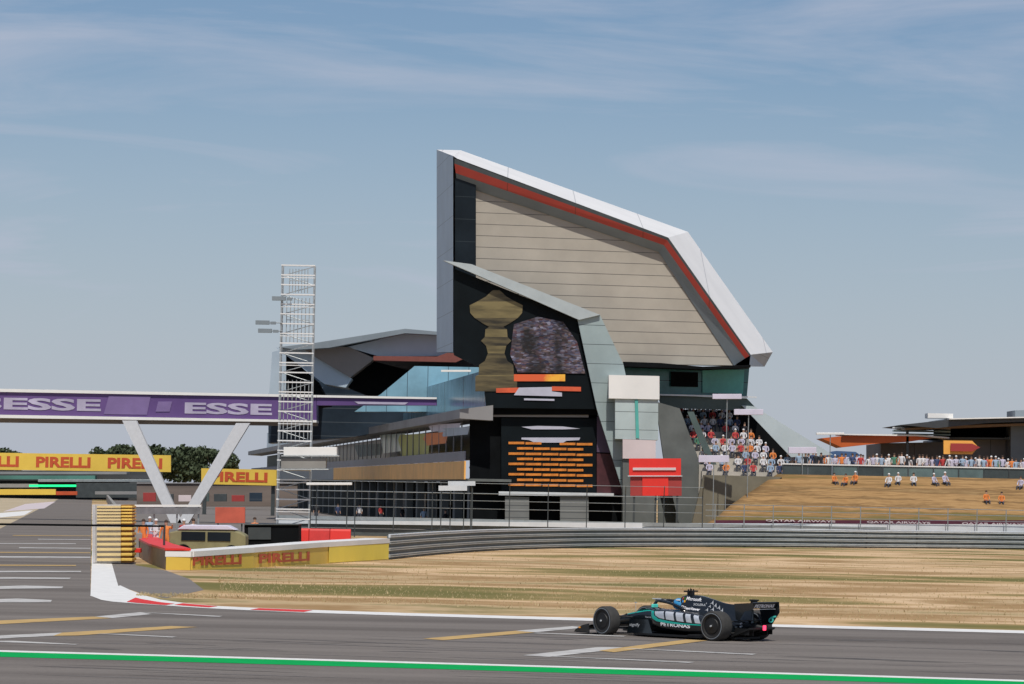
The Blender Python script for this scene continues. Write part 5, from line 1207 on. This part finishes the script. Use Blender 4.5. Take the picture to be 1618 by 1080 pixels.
# driver: torso and arms inside the cockpit, helmet above the rim
DR = None
def driver():
    V = [(-.02, 0, .25), (.02, 0, .42), (.06, 0, .58), (.10, 0, .66), (.12, 0, .76)]; Rr = [.15, .15, .16, .06, .09]; E = [(0, 1), (1, 2), (2, 3), (3, 4)]
    for s in (-1, 1):
        k = len(V); V += [(.06, s*.19, .54), (.26, s*.23, .42), (.48, s*.14, .50), (.54, s*.12, .52)]; Rr += [.06, .045, .034, .032]; E += [(2, k), (k, k+1), (k+1, k+2), (k+2, k+3)]
        k = len(V); V += [(.05, s*.10, .22), (.55, s*.12, .40), (.95, s*.10, .25), (1.05, s*.10, .32)]; Rr += [.09, .065, .04, .035]; E += [(0, k), (k, k+1), (k+1, k+2), (k+2, k+3)]
        for q in range(5):   # fingers round the wheel rim
            k2 = len(V); oz = .02-.016*q; V += [(.57, s*(.12-.01*(q == 0)), .52+oz), (.595, s*.10, .52+oz), (.585, s*.075, .515+oz)]; Rr += [.010, .009, .008]; E += [(k-1, k2), (k2, k2+1), (k2+1, k2+2)]
    me = bpy.data.meshes.new('b'); me.from_pydata(V, E, []); o = bpy.data.objects.new('b', me); COL.objects.link(o); o.modifiers.new('s', 'SKIN')
    sv = me.skin_vertices[0].data
    for i, r in enumerate(Rr): sv[i].radius = (r, r)
    sv[0].use_root = True; ss = o.modifiers.new('u', 'SUBSURF'); ss.levels = 1; ss.render_levels = 1
    bpy.context.view_layer.update(); out = bpy.data.meshes.new_from_object(o.evaluated_get(bpy.context.evaluated_depsgraph_get())); bpy.data.objects.remove(o)
    out.materials.append(M['suit'])
    for p in out.polygons: p.use_smooth = True
    d = bpy.data.objects.new('person', out); COL.objects.link(d); d.rotation_euler = (0, 0, CAR_RZ)
    d.location = loc + Matrix.Rotation(CAR_RZ, 3, 'Z') @ Vector((1.62, 0, 0))
    tag(d, 'driver in dark suit and light blue helmet sitting in the racing car', 'driver')
    mb = MB(); rings = []
    for i in range(11):
        ph = -1.25+i*(1.25+1.5)/10; rings.append([Vector((.17+math.cos(a)*.155*math.cos(ph)+(.03 if ph < 0 else 0)*math.cos(a), math.sin(a)*.118*math.cos(ph), .815+math.sin(ph)*.14)) for a in [j*math.pi/10 for j in range(20)]])
    mb.loft(rings); h = mb.build('helmet', M['helmet_blue'], d, smooth=True, local=True)
    mb = MB(); rings = []
    for i in range(4):
        ph = -.12+i*.16; rings.append([Vector((.17+math.cos(a)*.161*math.cos(ph), math.sin(a)*.124*math.cos(ph), .815+math.sin(ph)*.145)) for a in [-1.1+j*2.2/12 for j in range(13)]])
    vs = [v for r in rings for v in r]; fs = [(i*13+j, i*13+j+1, (i+1)*13+j+1, (i+1)*13+j) for i in range(3) for j in range(12)]; mb.add(vs, fs); mb.build('visor', M['visor'], h, smooth=True, local=True)
    mb = MB(); mb.box((.12, .085, .905), (.12, .05, .03)); mb.build('helmet_marking', M['decal_white'], h, local=True, bevel=.01)
    mb = MB(); mb.tube((.58, -.13, .52), (.58, .13, .52), .02, 8); mb.box((.59, 0, .50), (.04, .2, .10))
    sw = cpart(MB().box((2.21, 0, .50), (.04, .26, .12)), 'steering_wheel', M['carbon'])
driver()
print('objects', len(bpy.data.objects), 'faces', sum(len(m.polygons) for m in bpy.data.meshes))
